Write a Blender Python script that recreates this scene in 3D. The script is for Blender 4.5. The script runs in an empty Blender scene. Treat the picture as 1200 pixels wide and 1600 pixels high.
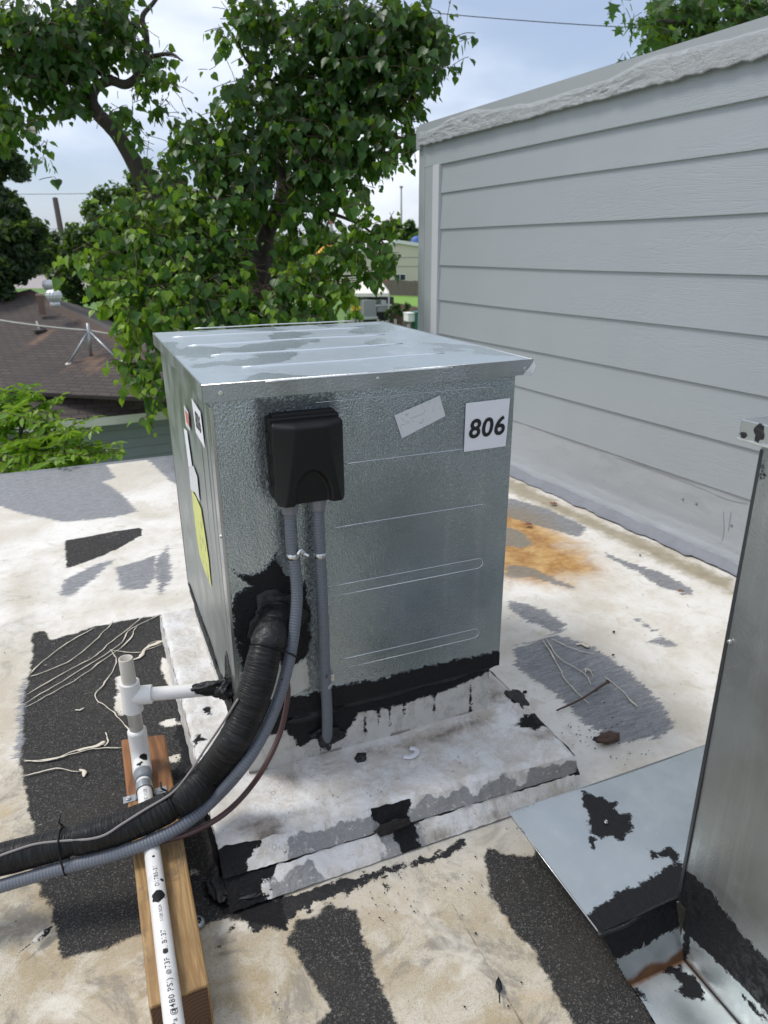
import bpy, bmesh, math, random
import numpy as np
from mathutils import Vector, Matrix, noise as mnoise
random.seed(7); rng = np.random.default_rng(7)
SC = bpy.context.scene; COL = SC.collection
# ------------------------------------------------------------------ camera
CAM = np.array([-0.16216, -1.13773, 1.06365]); F = 1100.15
P_, Y_, R_ = math.radians(20.48), math.radians(22.545), math.radians(-0.442)
FW = np.array([math.sin(Y_)*math.cos(P_), math.cos(Y_)*math.cos(P_), -math.sin(P_)])
_rt = np.array([math.cos(Y_), -math.sin(Y_), 0.]); _up = np.cross(_rt, FW)
RT = math.cos(R_)*_rt + math.sin(R_)*_up; UP = -math.sin(R_)*_rt + math.cos(R_)*_up
cam_d = bpy.data.cameras.new('camera'); cam = bpy.data.objects.new('camera', cam_d); COL.objects.link(cam)
M = Matrix.Identity(4)
for i in range(3):
    M[i][0] = RT[i]; M[i][1] = UP[i]; M[i][2] = -FW[i]; M[i][3] = CAM[i]
cam.matrix_world = M
cam_d.sensor_fit = 'HORIZONTAL'; cam_d.sensor_width = 36; cam_d.lens = F*36/1200
cam_d.clip_start = 0.02; cam_d.clip_end = 3000
cam_d.dof.use_dof = True; cam_d.dof.focus_distance = 1.35; cam_d.dof.aperture_fstop = 33/3.2
SC.camera = cam
# ------------------------------------------------------------------ light
SUN_EL, SUN_AZ = math.radians(58), math.radians(-60)     # azimuth from +Y towards +X
w = bpy.data.worlds.new('World'); SC.world = w; w.use_nodes = True
nt = w.node_tree; nt.nodes.clear()
def wn(t): return nt.nodes.new(t)
out = wn('ShaderNodeOutputWorld'); bg = wn('ShaderNodeBackground'); sky = wn('ShaderNodeTexSky')
sky.sky_type = 'NISHITA'; sky.sun_disc = False; sky.sun_elevation = SUN_EL; sky.sun_rotation = SUN_AZ
sky.air_density = 1.0; sky.dust_density = 1.5; sky.ozone_density = 1.5
tc = wn('ShaderNodeTexCoord'); mp = wn('ShaderNodeMapping'); mp.inputs['Scale'].default_value = (1, 1, 2.6)
n1 = wn('ShaderNodeTexNoise'); n1.inputs['Scale'].default_value = 2.1; n1.inputs['Detail'].default_value = 7; n1.inputs['Roughness'].default_value = .55; n1.inputs['Distortion'].default_value = .4
rp = wn('ShaderNodeValToRGB'); rp.color_ramp.elements[0].position = .34; rp.color_ramp.elements[0].color = (.5, .5, .5, 1); rp.color_ramp.elements[1].position = .66; rp.color_ramp.elements[1].color = (1, 1, 1, 1)
mx = wn('ShaderNodeMix'); mx.data_type = 'RGBA'
cl = wn('ShaderNodeMix'); cl.data_type = 'RGBA'
n2 = wn('ShaderNodeTexNoise'); n2.inputs['Scale'].default_value = 2.2; n2.inputs['Detail'].default_value = 5
cl.inputs['A'].default_value = (3.3, 3.9, 5.1, 1); cl.inputs['B'].default_value = (7.2, 7.5, 8.3, 1)
L = nt.links.new
L(tc.outputs['Generated'], mp.inputs['Vector']); L(mp.outputs['Vector'], n1.inputs['Vector']); L(mp.outputs['Vector'], n2.inputs['Vector'])
L(n1.outputs['Fac'], rp.inputs['Fac']); L(rp.outputs['Color'], mx.inputs['Factor'])
mr = wn('ShaderNodeMapRange'); mr.interpolation_type = 'SMOOTHSTEP'; mr.inputs[1].default_value = .36; mr.inputs[2].default_value = .62; L(n2.outputs['Fac'], mr.inputs[0]); L(mr.outputs[0], cl.inputs['Factor'])
L(sky.outputs['Color'], mx.inputs['A']); L(cl.outputs['Result'], mx.inputs['B']); L(mx.outputs['Result'], bg.inputs['Color'])
bg.inputs['Strength'].default_value = 0.125
L(bg.outputs['Background'], out.inputs['Surface'])
sd = bpy.data.lights.new('sun', 'SUN'); sd.energy = 1.7; sd.angle = math.radians(16); sd.color = (1, .96, .9)
so = bpy.data.objects.new('sun', sd); COL.objects.link(so)
sv = Vector((math.sin(SUN_AZ)*math.cos(SUN_EL), math.cos(SUN_AZ)*math.cos(SUN_EL), math.sin(SUN_EL)))
so.rotation_euler = sv.to_track_quat('Z', 'Y').to_euler()
SC.view_settings.view_transform = 'Standard'; SC.view_settings.look = 'None'; SC.view_settings.exposure = 0.36; SC.view_settings.gamma = 1
SC.cycles.max_bounces = 8; SC.cycles.transparent_max_bounces = 8; SC.cycles.use_denoising = True
# ------------------------------------------------------------------ pixel (1200x1600 photo) -> point on a known plane
def ray(px, py): return FW + (px-600)/F*RT - (py-800)/F*UP
def Z(px, py, z=0.): d = ray(px, py); return CAM + d*(z-CAM[2])/d[2]
def X(px, py, x): d = ray(px, py); return CAM + d*(x-CAM[0])/d[0]
def Y(px, py, y): d = ray(px, py); return CAM + d*(y-CAM[1])/d[1]
def D(px, py, dep): return CAM + ray(px, py)*dep
def PL(px, py, p, n): d = ray(px, py); n = np.array(n, float); return CAM + d*((np.array(p)-CAM)@n/(d@n))
# ------------------------------------------------------------------ objects
def link(o, parent=None):
    COL.objects.link(o)
    if parent is not None: o.parent = parent
    return o
def mesh(name, V, Fc, mat=None, parent=None, smooth=False, uv=None, attrs=None):
    me = bpy.data.meshes.new(name)
    V = np.asarray(V, float)
    me.from_pydata([tuple(v) for v in V] if len(V) < 20000 else V.tolist(), [], Fc if isinstance(Fc, list) else Fc.tolist())
    if mat: me.materials.append(mat)
    if smooth: me.polygons.foreach_set('use_smooth', [True]*len(me.polygons))
    if uv is not None:
        l = me.uv_layers.new(name='UVMap'); idx = np.zeros(len(me.loops), int); me.loops.foreach_get('vertex_index', idx)
        l.data.foreach_set('uv', np.asarray(uv, float)[idx].ravel())
    if attrs:
        for k, a in attrs.items():
            at = me.attributes.new(k, 'FLOAT', 'POINT'); at.data.foreach_set('value', np.asarray(a, float))
    me.update()
    return link(bpy.data.objects.new(name, me), parent)
def tag(o, label=None, cat=None, group=None, kind=None):
    if label: o['label'] = label
    if cat: o['category'] = cat
    if group: o['group'] = group
    if kind: o['kind'] = kind
    return o
def thing(name, label, cat, loc=(0, 0, 0), group=None):
    o = link(bpy.data.objects.new(name, None)); o.location = loc; o.empty_display_size = .1
    return tag(o, label, cat, group)
def keep(o, root):      # parent a mesh whose vertices are in world space
    o.parent = root; o.matrix_parent_inverse = Matrix.Translation(-Vector(root.location)); return o
def W(root, o): return keep(o, root)
def bevel(o, w=.002, seg=2):
    m = o.modifiers.new('bevel', 'BEVEL'); m.width = w; m.segments = seg; m.limit_method = 'ANGLE'; return o
def box(name, lo, hi, mat, root=None, bev=0., rot=None, smooth=False):
    x0, y0, z0 = lo; x1, y1, z1 = hi
    V = np.array([(x0,y0,z0),(x1,y0,z0),(x1,y1,z0),(x0,y1,z0),(x0,y0,z1),(x1,y0,z1),(x1,y1,z1),(x0,y1,z1)], float)
    if rot is not None:
        c = V.mean(0); V = (V-c)@np.array(Matrix.Rotation(rot, 3, 'Z')).T + c
    Fc = [(0,3,2,1),(4,5,6,7),(0,1,5,4),(1,2,6,5),(2,3,7,6),(3,0,4,7)]
    o = mesh(name, V, Fc, mat, None, smooth)
    if root is not None: keep(o, root)
    if bev: bevel(o, bev)
    return o
def hexa(name, bot, top, mat, root=None, bev=0.):
    V = list(bot)+list(top); Fc = [(0,3,2,1),(4,5,6,7),(0,1,5,4),(1,2,6,5),(2,3,7,6),(3,0,4,7)]
    o = mesh(name, V, Fc, mat)
    if root is not None: keep(o, root)
    if bev: bevel(o, bev)
    return o
def catmull(P, n=8):
    P = [np.array(p, float) for p in P]; P = [2*P[0]-P[1]]+P+[2*P[-1]-P[-2]]; R = []
    for i in range(1, len(P)-2):
        for k in range(n):
            t = k/n; a, b, c, d = P[i-1:i+3]
            R.append(.5*((2*b)+(-a+c)*t+(2*a-5*b+4*c-d)*t*t+(-a+3*b-3*c+d)*t**3))
    R.append(P[-2]); return np.array(R)
def tube_data(P, r, seg=12, cap=True, fn=None):
    P = np.asarray(P, float); n = len(P); r = np.full(n, r) if np.isscalar(r) else np.asarray(r, float)
    T = np.gradient(P, axis=0); T /= np.linalg.norm(T, axis=1)[:, None]+1e-12
    a = np.array([0, 0, 1.]) if abs(T[0][2]) < .9 else np.array([1., 0, 0]); N = np.cross(T[0], a); N /= np.linalg.norm(N)
    V = []; UV = []; s = 0
    for i in range(n):
        N = N - T[i]*(N@T[i]); N /= np.linalg.norm(N); B = np.cross(T[i], N)
        if i: s += np.linalg.norm(P[i]-P[i-1])
        for k in range(seg):
            th = 2*math.pi*k/seg; rr = r[i]*(fn(s, th) if fn else 1)
            V.append(P[i]+rr*(math.cos(th)*N+math.sin(th)*B)); UV.append((s, k/seg))
    Fc = [(i*seg+k, i*seg+(k+1) % seg, (i+1)*seg+(k+1) % seg, (i+1)*seg+k) for i in range(n-1) for k in range(seg)]
    if cap: Fc += [tuple(range(seg))[::-1], tuple((n-1)*seg+k for k in range(seg))]
    return V, Fc, UV
def tube(name, P, r, mat, root=None, seg=12, smooth=True, cap=True, fn=None):
    V, Fc, UV = tube_data(P, r, seg, cap, fn); o = mesh(name, V, Fc, mat, None, smooth, uv=UV)
    if root is not None: keep(o, root)
    return o
def join_data(parts):
    V = []; Fc = []; UV = []
    for p in parts:
        b = len(V); V += list(p[0]); Fc += [tuple(b+i for i in f) for f in p[1]]
        UV += list(p[2]) if len(p) > 2 else [(0, 0)]*len(p[0])
    return V, Fc, UV
def lathe(name, c, prof, mat, root=None, seg=24, axis=(0, 0, 1), smooth=True):
    a = Vector(axis).normalized(); q = a.to_track_quat('Z', 'Y').to_matrix(); V = []; n = len(prof)
    for (r, h) in prof:
        for k in range(seg):
            th = 2*math.pi*k/seg; V.append(np.array(q@Vector((r*math.cos(th), r*math.sin(th), h)))+np.array(c))
    Fc = [(i*seg+k, i*seg+(k+1) % seg, (i+1)*seg+(k+1) % seg, (i+1)*seg+k) for i in range(n-1) for k in range(seg)]
    Fc += [tuple(range(seg))[::-1], tuple((n-1)*seg+k for k in range(seg))]
    o = mesh(name, V, Fc, mat, None, smooth)
    if root is not None: keep(o, root)
    return o
def sdf(P, polys):      # signed distance in metres, positive inside any polygon; P (n,2)
    best = np.full(len(P), -9.)
    for poly in polys:
        q = np.array(poly, float)[:, :2]; d = np.full(len(P), 1e9); ins = np.zeros(len(P), bool)
        for i in range(len(q)):
            a = q[i]; b = q[(i+1) % len(q)]; ab = b-a; t = np.clip(((P-a)@ab)/(ab@ab+1e-12), 0, 1)
            d = np.minimum(d, np.hypot(*(P-a-t[:, None]*ab).T))
            c = ((a[1] > P[:, 1]) != (b[1] > P[:, 1])); ins ^= c & (P[:, 0] < (b[0]-a[0])*(P[:, 1]-a[1])/(b[1]-a[1]+1e-12)+a[0])
        best = np.maximum(best, np.where(ins, d, -d))
    return best
def poly_px(pts, s=1., ox=0, oy=0): return [(ox+x/s, oy+y/s) for x, y in pts]
def grid(name, us, vs, fn, mat, root=None, attrs=None, smooth=True):
    U, Vv = np.meshgrid(us, vs); U = U.ravel(); Vv = Vv.ravel(); P = fn(U, Vv); nu, nv = len(us), len(vs)
    i = np.arange((nv-1)*(nu-1)); r = i//(nu-1); c = i % (nu-1); a = r*nu+c
    Fc = np.stack([a, a+1, a+1+nu, a+nu], 1)
    at = {k: (f(U, Vv)) for k, f in (attrs or {}).items()}
    o = mesh(name, P, Fc, mat, None, smooth, attrs=at)
    if root is not None: keep(o, root)
    return o
def nz(x, y, z=0, s=1., o=4): return mnoise.fractal(Vector((x*s, y*s, z*s)), 1., 2., o)
# ------------------------------------------------------------------ shader helper
class NT:
    def __init__(s, name):
        s.m = bpy.data.materials.new(name); s.m.use_nodes = True; s.t = s.m.node_tree; s.t.nodes.clear()
        s.out = s.n('ShaderNodeOutputMaterial'); s.b = s.n('ShaderNodeBsdfPrincipled'); s.l(s.b.outputs[0], s.out.inputs[0]); s.tc = s.n('ShaderNodeTexCoord')
        s.obj = s.tc.outputs['Object']; s.uvo = s.tc.outputs['UV']
    def n(s, t): return s.t.nodes.new(t)
    def l(s, a, b): s.t.links.new(a, b)
    def put(s, sock, v):
        if isinstance(v, bpy.types.NodeSocket): s.l(v, sock)
        elif isinstance(v, (tuple, list)):
            sock.default_value = tuple(v)+(1,) if len(v) == 3 and len(sock.default_value) == 4 else tuple(v)
        else: sock.default_value = v
    def map(s, v, scale=(1, 1, 1), rot=(0, 0, 0), loc=(0, 0, 0)):
        m = s.n('ShaderNodeMapping'); s.put(m.inputs['Vector'], v); m.inputs['Scale'].default_value = scale; m.inputs['Rotation'].default_value = rot; m.inputs['Location'].default_value = loc; return m.outputs[0]
    def noise(s, sc, det=4, rough=.55, dist=0, v=None, col=False):
        m = s.n('ShaderNodeTexNoise'); s.put(m.inputs['Vector'], v if v is not None else s.obj)
        m.inputs['Scale'].default_value = sc; m.inputs['Detail'].default_value = det; m.inputs['Roughness'].default_value = rough; m.inputs['Distortion'].default_value = dist
        return m.outputs['Color' if col else 'Fac']
    def vor(s, sc, v=None, feat='F1', o='Distance', rnd=1):
        m = s.n('ShaderNodeTexVoronoi'); m.feature = feat; s.put(m.inputs['Vector'], v if v is not None else s.obj); m.inputs['Scale'].default_value = sc; m.inputs['Randomness'].default_value = rnd
        return m.outputs[o]
    def wave(s, sc, dist=0, det=2, ds=1, v=None, dir='X'):
        m = s.n('ShaderNodeTexWave'); m.bands_direction = dir; s.put(m.inputs['Vector'], v if v is not None else s.obj); m.inputs['Scale'].default_value = sc; m.inputs['Distortion'].default_value = dist; m.inputs['Detail'].default_value = det; m.inputs['Detail Scale'].default_value = ds
        return m.outputs['Fac']
    def math(s, op, a, b=0., c=None, clamp=False):
        m = s.n('ShaderNodeMath'); m.operation = op; m.use_clamp = clamp; s.put(m.inputs[0], a); s.put(m.inputs[1], b)
        if c is not None: s.put(m.inputs[2], c)
        return m.outputs[0]
    def rng(s, v, a, b, c=0., d=1., smooth=True):
        m = s.n('ShaderNodeMapRange'); m.interpolation_type = 'SMOOTHSTEP' if smooth else 'LINEAR'; s.put(m.inputs[0], v)
        for i, x in enumerate((a, b, c, d)): m.inputs[i+1].default_value = x
        return m.outputs[0]
    def mix(s, f, a, b, mode='MIX'):
        m = s.n('ShaderNodeMix'); m.data_type = 'RGBA'; m.blend_type = mode; s.put(m.inputs['Factor'], f); s.put(m.inputs['A'], a); s.put(m.inputs['B'], b); return m.outputs['Result']
    def mixf(s, f, a, b):
        m = s.n('ShaderNodeMix'); s.put(m.inputs['Factor'], f); s.put(m.inputs['A'], a); s.put(m.inputs['B'], b); return m.outputs['Result']
    def attr(s, name):
        m = s.n('ShaderNodeAttribute'); m.attribute_name = name; return m.outputs['Fac']
    def xyz(s, v=None):
        m = s.n('ShaderNodeSeparateXYZ'); s.put(m.inputs[0], v if v is not None else s.obj); return m.outputs
    def bump(s, h, st=.3, d=.01, nrm=None):
        m = s.n('ShaderNodeBump'); s.put(m.inputs['Height'], h); s.put(m.inputs['Strength'], st); m.inputs['Distance'].default_value = d
        if nrm is not None: s.l(nrm, m.inputs['Normal'])
        return m.outputs[0]
    def set(s, col=None, rough=None, metal=None, nrm=None, **kw):
        if col is not None: s.put(s.b.inputs['Base Color'], col)
        if rough is not None: s.put(s.b.inputs['Roughness'], rough)
        if metal is not None: s.put(s.b.inputs['Metallic'], metal)
        if nrm is not None: s.put(s.b.inputs['Normal'], nrm)
        for k, v in kw.items(): s.put(s.b.inputs[k.replace('_', ' ')], v)
        return s.m
    def mask(s, name, amp, sc, w=.0015, det=6, rough=.7, v=None, off=0.):   # ragged edge of a region stored as signed distance
        nn = s.math('MULTIPLY', s.math('SUBTRACT', s.noise(sc, det, rough, v=v), .5), amp*2)
        return s.rng(s.math('ADD', s.math('ADD', s.attr(name), nn), off), -w, w)
def simple(name, col, rough=.5, metal=0., bsc=0, bst=.2, var=.0, vsc=8, bd=.002):
    s = NT(name); c = col
    if var: c = s.mix(s.noise(vsc, 5), tuple(x*(1-var) for x in col), tuple(min(1, x*(1+var)) for x in col))
    return s.set(c, rough, metal, s.bump(s.noise(bsc, 3), bst, bd) if bsc else None)
TAR = (.012, .012, .014)
def tar_layer(s, m, col, rough, metal, hgt, spec=None):   # lay brushed roofing tar over a surface where m=1
    tb = s.noise(90, 5, .6, .6)
    c = s.mix(m, col, s.mix(tb, (.004, .004, .0045), (.016, .016, .018))); s.put(s.b.inputs['Specular IOR Level'], s.mixf(m, .5, .22))
    r = s.mixf(m, rough, s.rng(tb, .35, .65, .4, .75)); me = s.mixf(m, metal, 0.)
    h = s.math('ADD', hgt, s.math('MULTIPLY', m, s.math('ADD', 1.2, s.math('MULTIPLY', tb, 2.))))
    return c, r, me, h
# ================================================================== materials
def m_roof():
    s = NT('roof_coating')
    dirt = s.noise(2.2, 8, .65, .3); fine = s.noise(60, 6, .75); gr = s.noise(900, 2, .6); big = s.noise(5, 7, .65, .8); mid_ = s.noise(17, 8, .7, .6)
    white = s.mix(s.rng(dirt, .36, .62), (.60, .55, .46), (.80, .775, .72)); white = s.mix(s.rng(mid_, .50, .70, 0, .65), white, (.55, .49, .39)); white = s.mix(s.rng(s.noise(24, 9, .8, .3, v=s.map(s.obj, loc=(8, 8, 0))), .60, .68, 0, .75), white, (.34, .32, .29)); white = s.mix(s.rng(fine, .56, .8, 0, .7), white, (.42, .37, .29))
    white = s.mix(s.rng(s.noise(3.5, 6, .7, 1.2, v=s.map(s.obj, (1, .35, 1), loc=(4, 1, 0))), .56, .70, 0, .5), white, (.60, .53, .42))
    spk = s.rng(gr, .44, .62); sp2 = s.rng(s.noise(330, 3, .7), .50, .66)
    beige = s.mix(s.rng(big, .35, .65), (.46, .37, .23), (.60, .54, .42)); beige = s.mix(s.rng(mid_, .46, .62, 0, .8), beige, (.66, .61, .50))
    beige = s.mix(s.math('MULTIPLY', spk, .38), beige, (.22, .19, .15)); beige = s.mix(s.math('MULTIPLY', sp2, .35), beige, (.18, .155, .125))
    beige = s.mix(s.rng(s.noise(6, 8, .78, .9), .49, .60, 0, .8), beige, (.25, .225, .185)); beige = s.mix(s.rng(s.noise(4.2, 6, .7, .5, v=s.map(s.obj, loc=(7, 3, 0))), .54, .68, 0, .85), beige, (.74, .70, .61)); beige = s.mix(s.rng(s.noise(3.1, 6, .7, .4, v=s.map(s.obj, loc=(2, 9, 0))), .58, .72, 0, .6), beige, (.55, .36, .14))
    bm = s.rng(s.math('ADD', s.attr('beige'), s.math('MULTIPLY', s.math('SUBTRACT', big, .5), .6)), -.14, .14)
    c = s.mix(bm, white, beige)
    ag = s.math('MULTIPLY', s.math('SUBTRACT', s.noise(11, 8, .75), .5), .16)
    al = s.rng(s.math('ADD', s.attr('algae'), ag), -.035, .03)
    c = s.mix(s.math('MULTIPLY', al, .8), c, s.mix(s.noise(30, 5), (.13, .11, .06), (.42, .34, .20)))
    ru = s.rng(s.math('ADD', s.attr('rust'), s.math('MULTIPLY', s.math('SUBTRACT', s.noise(7, 8, .7, .5), .5), .34)), -.10, .10)
    c = s.mix(s.math('MULTIPLY', ru, .97), c, s.mix(s.rng(s.noise(12, 7, .7), .35, .65), (.34, .15, .025), (.58, .36, .13)))
    bv = s.map(s.obj, (1, 5, 1), rot=(0, 0, math.radians(25))); g = s.mask('grey', .06, 13, .003, 9, .8, v=bv); g = s.math('MULTIPLY', g, s.rng(s.math('ADD', s.math('MULTIPLY', s.attr('grey'), 5), s.noise(60, 7, .85, v=bv)), .36, .50))
    gc = s.mix(s.rng(s.noise(22, 8, .8, v=bv), .35, .65), (.145, .148, .155), (.27, .275, .285)); gc = s.mix(s.rng(s.noise(45, 7, .8, v=bv), .56, .64, 0, .7), gc, (.55, .54, .51)); gc = s.mix(s.math('MULTIPLY', s.math('POWER', s.xyz(s.vor(520, o='Color'))[0], 4.), .4), gc, (.42, .42, .42)); gc = s.mix(s.math('MULTIPLY', ru, .5), gc, (.25, .17, .06))
    c = s.mix(g, c, gc)
    d = s.mask('dark', .026, 22, .0035, 9, .8); fl_ = s.rng(s.noise(70, 8, .8, .5), .60, .66); d = s.math('MULTIPLY', d, s.math('SUBTRACT', 1., s.math('MULTIPLY', fl_, s.rng(s.noise(4, 3), .5, .62))))
    gran = s.vor(800, o='Color'); gb = s.math('POWER', s.xyz(gran)[0], 9.); gb2 = s.math('POWER', s.xyz(s.vor(420, v=s.map(s.obj, loc=(1, 1, 0)), o='Color'))[0], 16.)
    dc = s.mix(gb, (.030, .029, .028), (.14, .135, .125)); dc = s.mix(gb2, dc, (.16, .155, .145)); dc = s.mix(s.rng(s.noise(5, 6, .65), .45, .75, 0, .5), dc, (.065, .058, .05))
    c = s.mix(d, c, dc)
    sm = s.mask('seam', .004, 60, .0015, 8, .8); c = s.mix(s.math('MULTIPLY', sm, .8), c, (.20, .12, .06))
    wet = s.rng(s.math('ADD', s.attr('wet'), s.math('MULTIPLY', s.math('SUBTRACT', s.noise(8, 5), .5), .2)), -.02, .03)
    t = s.mask('tar', .034, 36, .0012, 9, .78)
    rough = s.mixf(d, s.rng(fine, .4, .7, .55, .8), .9); rough = s.mixf(wet, rough, .12)
    h = s.math('ADD', s.math('MULTIPLY', gr, s.math('ADD', .12, s.math('MULTIPLY', s.math('MAXIMUM', d, bm), .5))), s.math('MULTIPLY', mid_, 1.3))
    h = s.math('SUBTRACT', h, s.math('MULTIPLY', d, .5)); h = s.math('SUBTRACT', h, s.math('MULTIPLY', sm, .8)); h = s.mixf(wet, h, .4)
    c, rough, me, h = tar_layer(s, t, c, rough, 0., h)
    s.put(s.b.inputs['Specular IOR Level'], s.mixf(d, .5, .2))
    return s.set(c, rough, me, s.bump(h, .6, .003))
def m_pad():
    s = NT('painted_slab'); n1 = s.noise(14, 9, .75, .4); n2 = s.noise(60, 8, .8); n3 = s.noise(34, 8, .7, 1.)
    c = s.mix(s.rng(n1, .4, .6), (.64, .60, .54), (.80, .79, .77)); c = s.mix(s.rng(n2, .56, .70, 0, .8), c, (.36, .32, .27)); c = s.mix(s.rng(n3, .60, .66, 0, .6), c, (.55, .50, .44)); c = s.mix(s.rng(s.noise(38, 7, .75, .4, v=s.map(s.obj, loc=(5, 2, 0))), .645, .665, 0, .9), c, (.05, .045, .045))
    ring = s.vor(30, v=s.map(s.obj, loc=(2, 2, 0))); rg = s.math('MULTIPLY', s.rng(ring, .08, .13), s.rng(ring, .13, .19, 1, 0)); rg = s.math('MULTIPLY', rg, s.rng(s.noise(8, 3, v=s.map(s.obj, loc=(9, 1, 0))), .55, .62)); c = s.mix(s.math('MULTIPLY', rg, .6), c, (.34, .30, .26))
    st = s.rng(s.math('ADD', s.attr('stain'), s.math('MULTIPLY', s.math('SUBTRACT', s.noise(18, 9, .78, .6), .5), .10)), -.02, .03)
    c = s.mix(s.math('MULTIPLY', st, .92), c, s.mix(s.rng(s.noise(26, 6, .7), .4, .6), (.16, .12, .09), (.44, .37, .30)))
    g = s.mask('grey', .014, 60, .003, 9, .8); c = s.mix(g, c, s.mix(s.noise(300, 3), (.20, .20, .20), (.38, .38, .375))); c = s.mix(s.math('MULTIPLY', g, s.rng(s.noise(90, 5, .8), .56, .64)), c, (.62, .60, .57))
    t = s.mask('tar', .026, 50, .001, 9, .8)
    c, r, me, h = tar_layer(s, t, c, .45, 0., s.math('ADD', s.math('MULTIPLY', n1, 3.), s.math('MULTIPLY', n2, 1.2)))
    return s.set(c, r, me, s.bump(h, .7, .0035))
def m_steel(name, emb=1., *a_, tar_off=0., **k_): return _steel(name, emb, *a_, tar_off=tar_off, **k_)
def _steel(name, emb=1., base=(.40, .43, .435), rough=.33, tar=True, dirt=.0, spangle=False, tar_off=0.):
    s = NT(name); v = s.map(s.obj, (1, 1, .8)); e = s.noise(330, 2, .5, .3, v=v); b = s.noise(4, 6, .6)
    c = s.mix(b, tuple(x*.85 for x in base), tuple(min(1, x*1.12) for x in base))
    if spangle: c = s.mix(s.vor(45, o='Color'), c, tuple(x*.85 for x in base), 'MIX'); c = s.mix(.8, c, s.mix(b, tuple(x*.85 for x in base), tuple(x*1.1 for x in base)))
    streak = s.noise(40, 5, .6, v=s.map(s.obj, (1, 1, .04)))
    c = s.mix(s.rng(streak, .5, .75, 0, .25), c, (.62, .63, .62))
    r = s.rng(s.noise(10, 6, .6), .3, .7, rough*.75, rough*1.3); me = s.rng(s.noise(6, 5), .35, .7, .95, .82)
    if dirt: dm = s.rng(s.noise(16, 7, .7), .45 if dirt < .8 else .05, .7 if dirt < .8 else .33, 0, dirt); c = s.mix(dm, c, (.44, .435, .41) if dirt < .8 else s.mix(s.rng(s.noise(30, 8, .75, v=s.map(s.obj, (1, 1, .7))), .42, .68), (.66, .65, .62), (.44, .42, .38))); r = s.mixf(dm, r, .6); me = s.mixf(dm, me, .3)
    h = s.math('MULTIPLY', s.math('MULTIPLY', e, emb), s.rng(s.noise(3.2, 3, .5, v=s.map(s.obj, loc=(1.3, 0, .4))), .35, .65, .45, 1.1))
    if tar:
        du = s.mask('dust', .03, 150, .012, 5, .8); c = s.mix(s.math('MULTIPLY', du, .8), c, (.015, .017, .022)); me = s.mixf(du, me, .4)
        t = s.mask('tar', .022, 60, .0009, 9, .8, off=tar_off); t2 = s.mask('paint', .008, 60, .003)
        c = s.mix(s.math('MULTIPLY', t2, .7), c, (.62, .60, .54)); me = s.mixf(t2, me, .1); r = s.mixf(t2, r, .5)
        ru = s.mask('rust', .006, 40, .006); c = s.mix(ru, c, s.mix(s.noise(50), (.05, .02, .008), (.17, .075, .025))); me = s.mixf(ru, me, 0.); r = s.mixf(ru, r, .8)
        c, r, me, h = tar_layer(s, t, c, r, me, h)
    return s.set(c, r, me, s.bump(h, .8, .0012))
def m_siding():
    s = NT('grey_siding'); o = s.n('ShaderNodeObjectInfo').outputs['Random']
    v = s.n('ShaderNodeCombineXYZ'); xs = s.xyz(); s.l(xs[1], v.inputs[0]); s.l(s.math('MULTIPLY', xs[2], 1), v.inputs[1]); s.l(s.math('MULTIPLY', o, 37), v.inputs[2]); v = v.outputs[0]
    nn = s.noise(1.7, 4, .55, .8, v=s.map(v, (.55, 5.5, 1))); wv = s.math('ABSOLUTE', s.math('SUBTRACT', s.math('FRACT', s.math('MULTIPLY', nn, 26)), .5)); fi = s.noise(60, 5, .6, v=s.map(v, (.12, 3, 1))); fade = s.rng(s.noise(2.3, 3, .5, 0, v=s.map(v, (.8, 2, 1), loc=(5, 5, 5))), .42, .62)
    c = s.mix(s.noise(3, 5), (.300, .328, .343), (.34, .368, .383)); h = s.math('ADD', s.math('MULTIPLY', s.math('MULTIPLY', s.rng(wv, .0, .22), fade), .8), s.math('MULTIPLY', fi, .6))
    return s.set(c, .45, 0., s.bump(h, .35, .0016))
def m_wood():
    s = NT('treated_pine'); nn = s.noise(2.2, 4, .5, .3, v=s.map(s.obj, (11, .9, 6))); g = s.math('ABSOLUTE', s.math('SUBTRACT', s.math('FRACT', s.math('MULTIPLY', nn, 9)), .5)); f = s.noise(150, 6, .7, v=s.map(s.obj, (1, .05, 1)))
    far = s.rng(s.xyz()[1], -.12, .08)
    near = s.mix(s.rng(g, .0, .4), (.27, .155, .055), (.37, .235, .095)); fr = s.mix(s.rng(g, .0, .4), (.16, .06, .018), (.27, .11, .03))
    c = s.mix(far, near, fr); c = s.mix(s.rng(f, .5, .68, 0, .5), c, (.11, .06, .028)); c = s.mix(s.rng(s.noise(11, 8, .78, .5), .52, .66, 0, .65), c, (.115, .085, .055)); c = s.mix(s.rng(s.noise(6, 5, .6, v=s.map(s.obj, loc=(3, 3, 3))), .55, .7, 0, .5), c, (.42, .30, .16))
    k = s.rng(s.vor(9, v=s.map(s.obj, (1, .5, 1), loc=(.3, .1, 0))), .02, .09, 1, 0); c = s.mix(s.math('MULTIPLY', k, .8), c, (.06, .025, .012))
    return s.set(c, s.rng(f, .3, .7, .45, .75), 0., s.bump(s.math('ADD', g, f), .35, .0012))
def m_endgrain():
    s = NT('pine_end_grain'); w_ = s.n('ShaderNodeTexWave'); w_.wave_type = 'RINGS'; w_.rings_direction = 'Y'; s.put(w_.inputs['Vector'], s.map(s.obj, loc=(.14, 0, -.02))); w_.inputs['Scale'].default_value = 45; w_.inputs['Distortion'].default_value = 1.5
    return s.set(s.mix(w_.outputs['Fac'], (.07, .032, .015), (.12, .06, .03)), .7)
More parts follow.
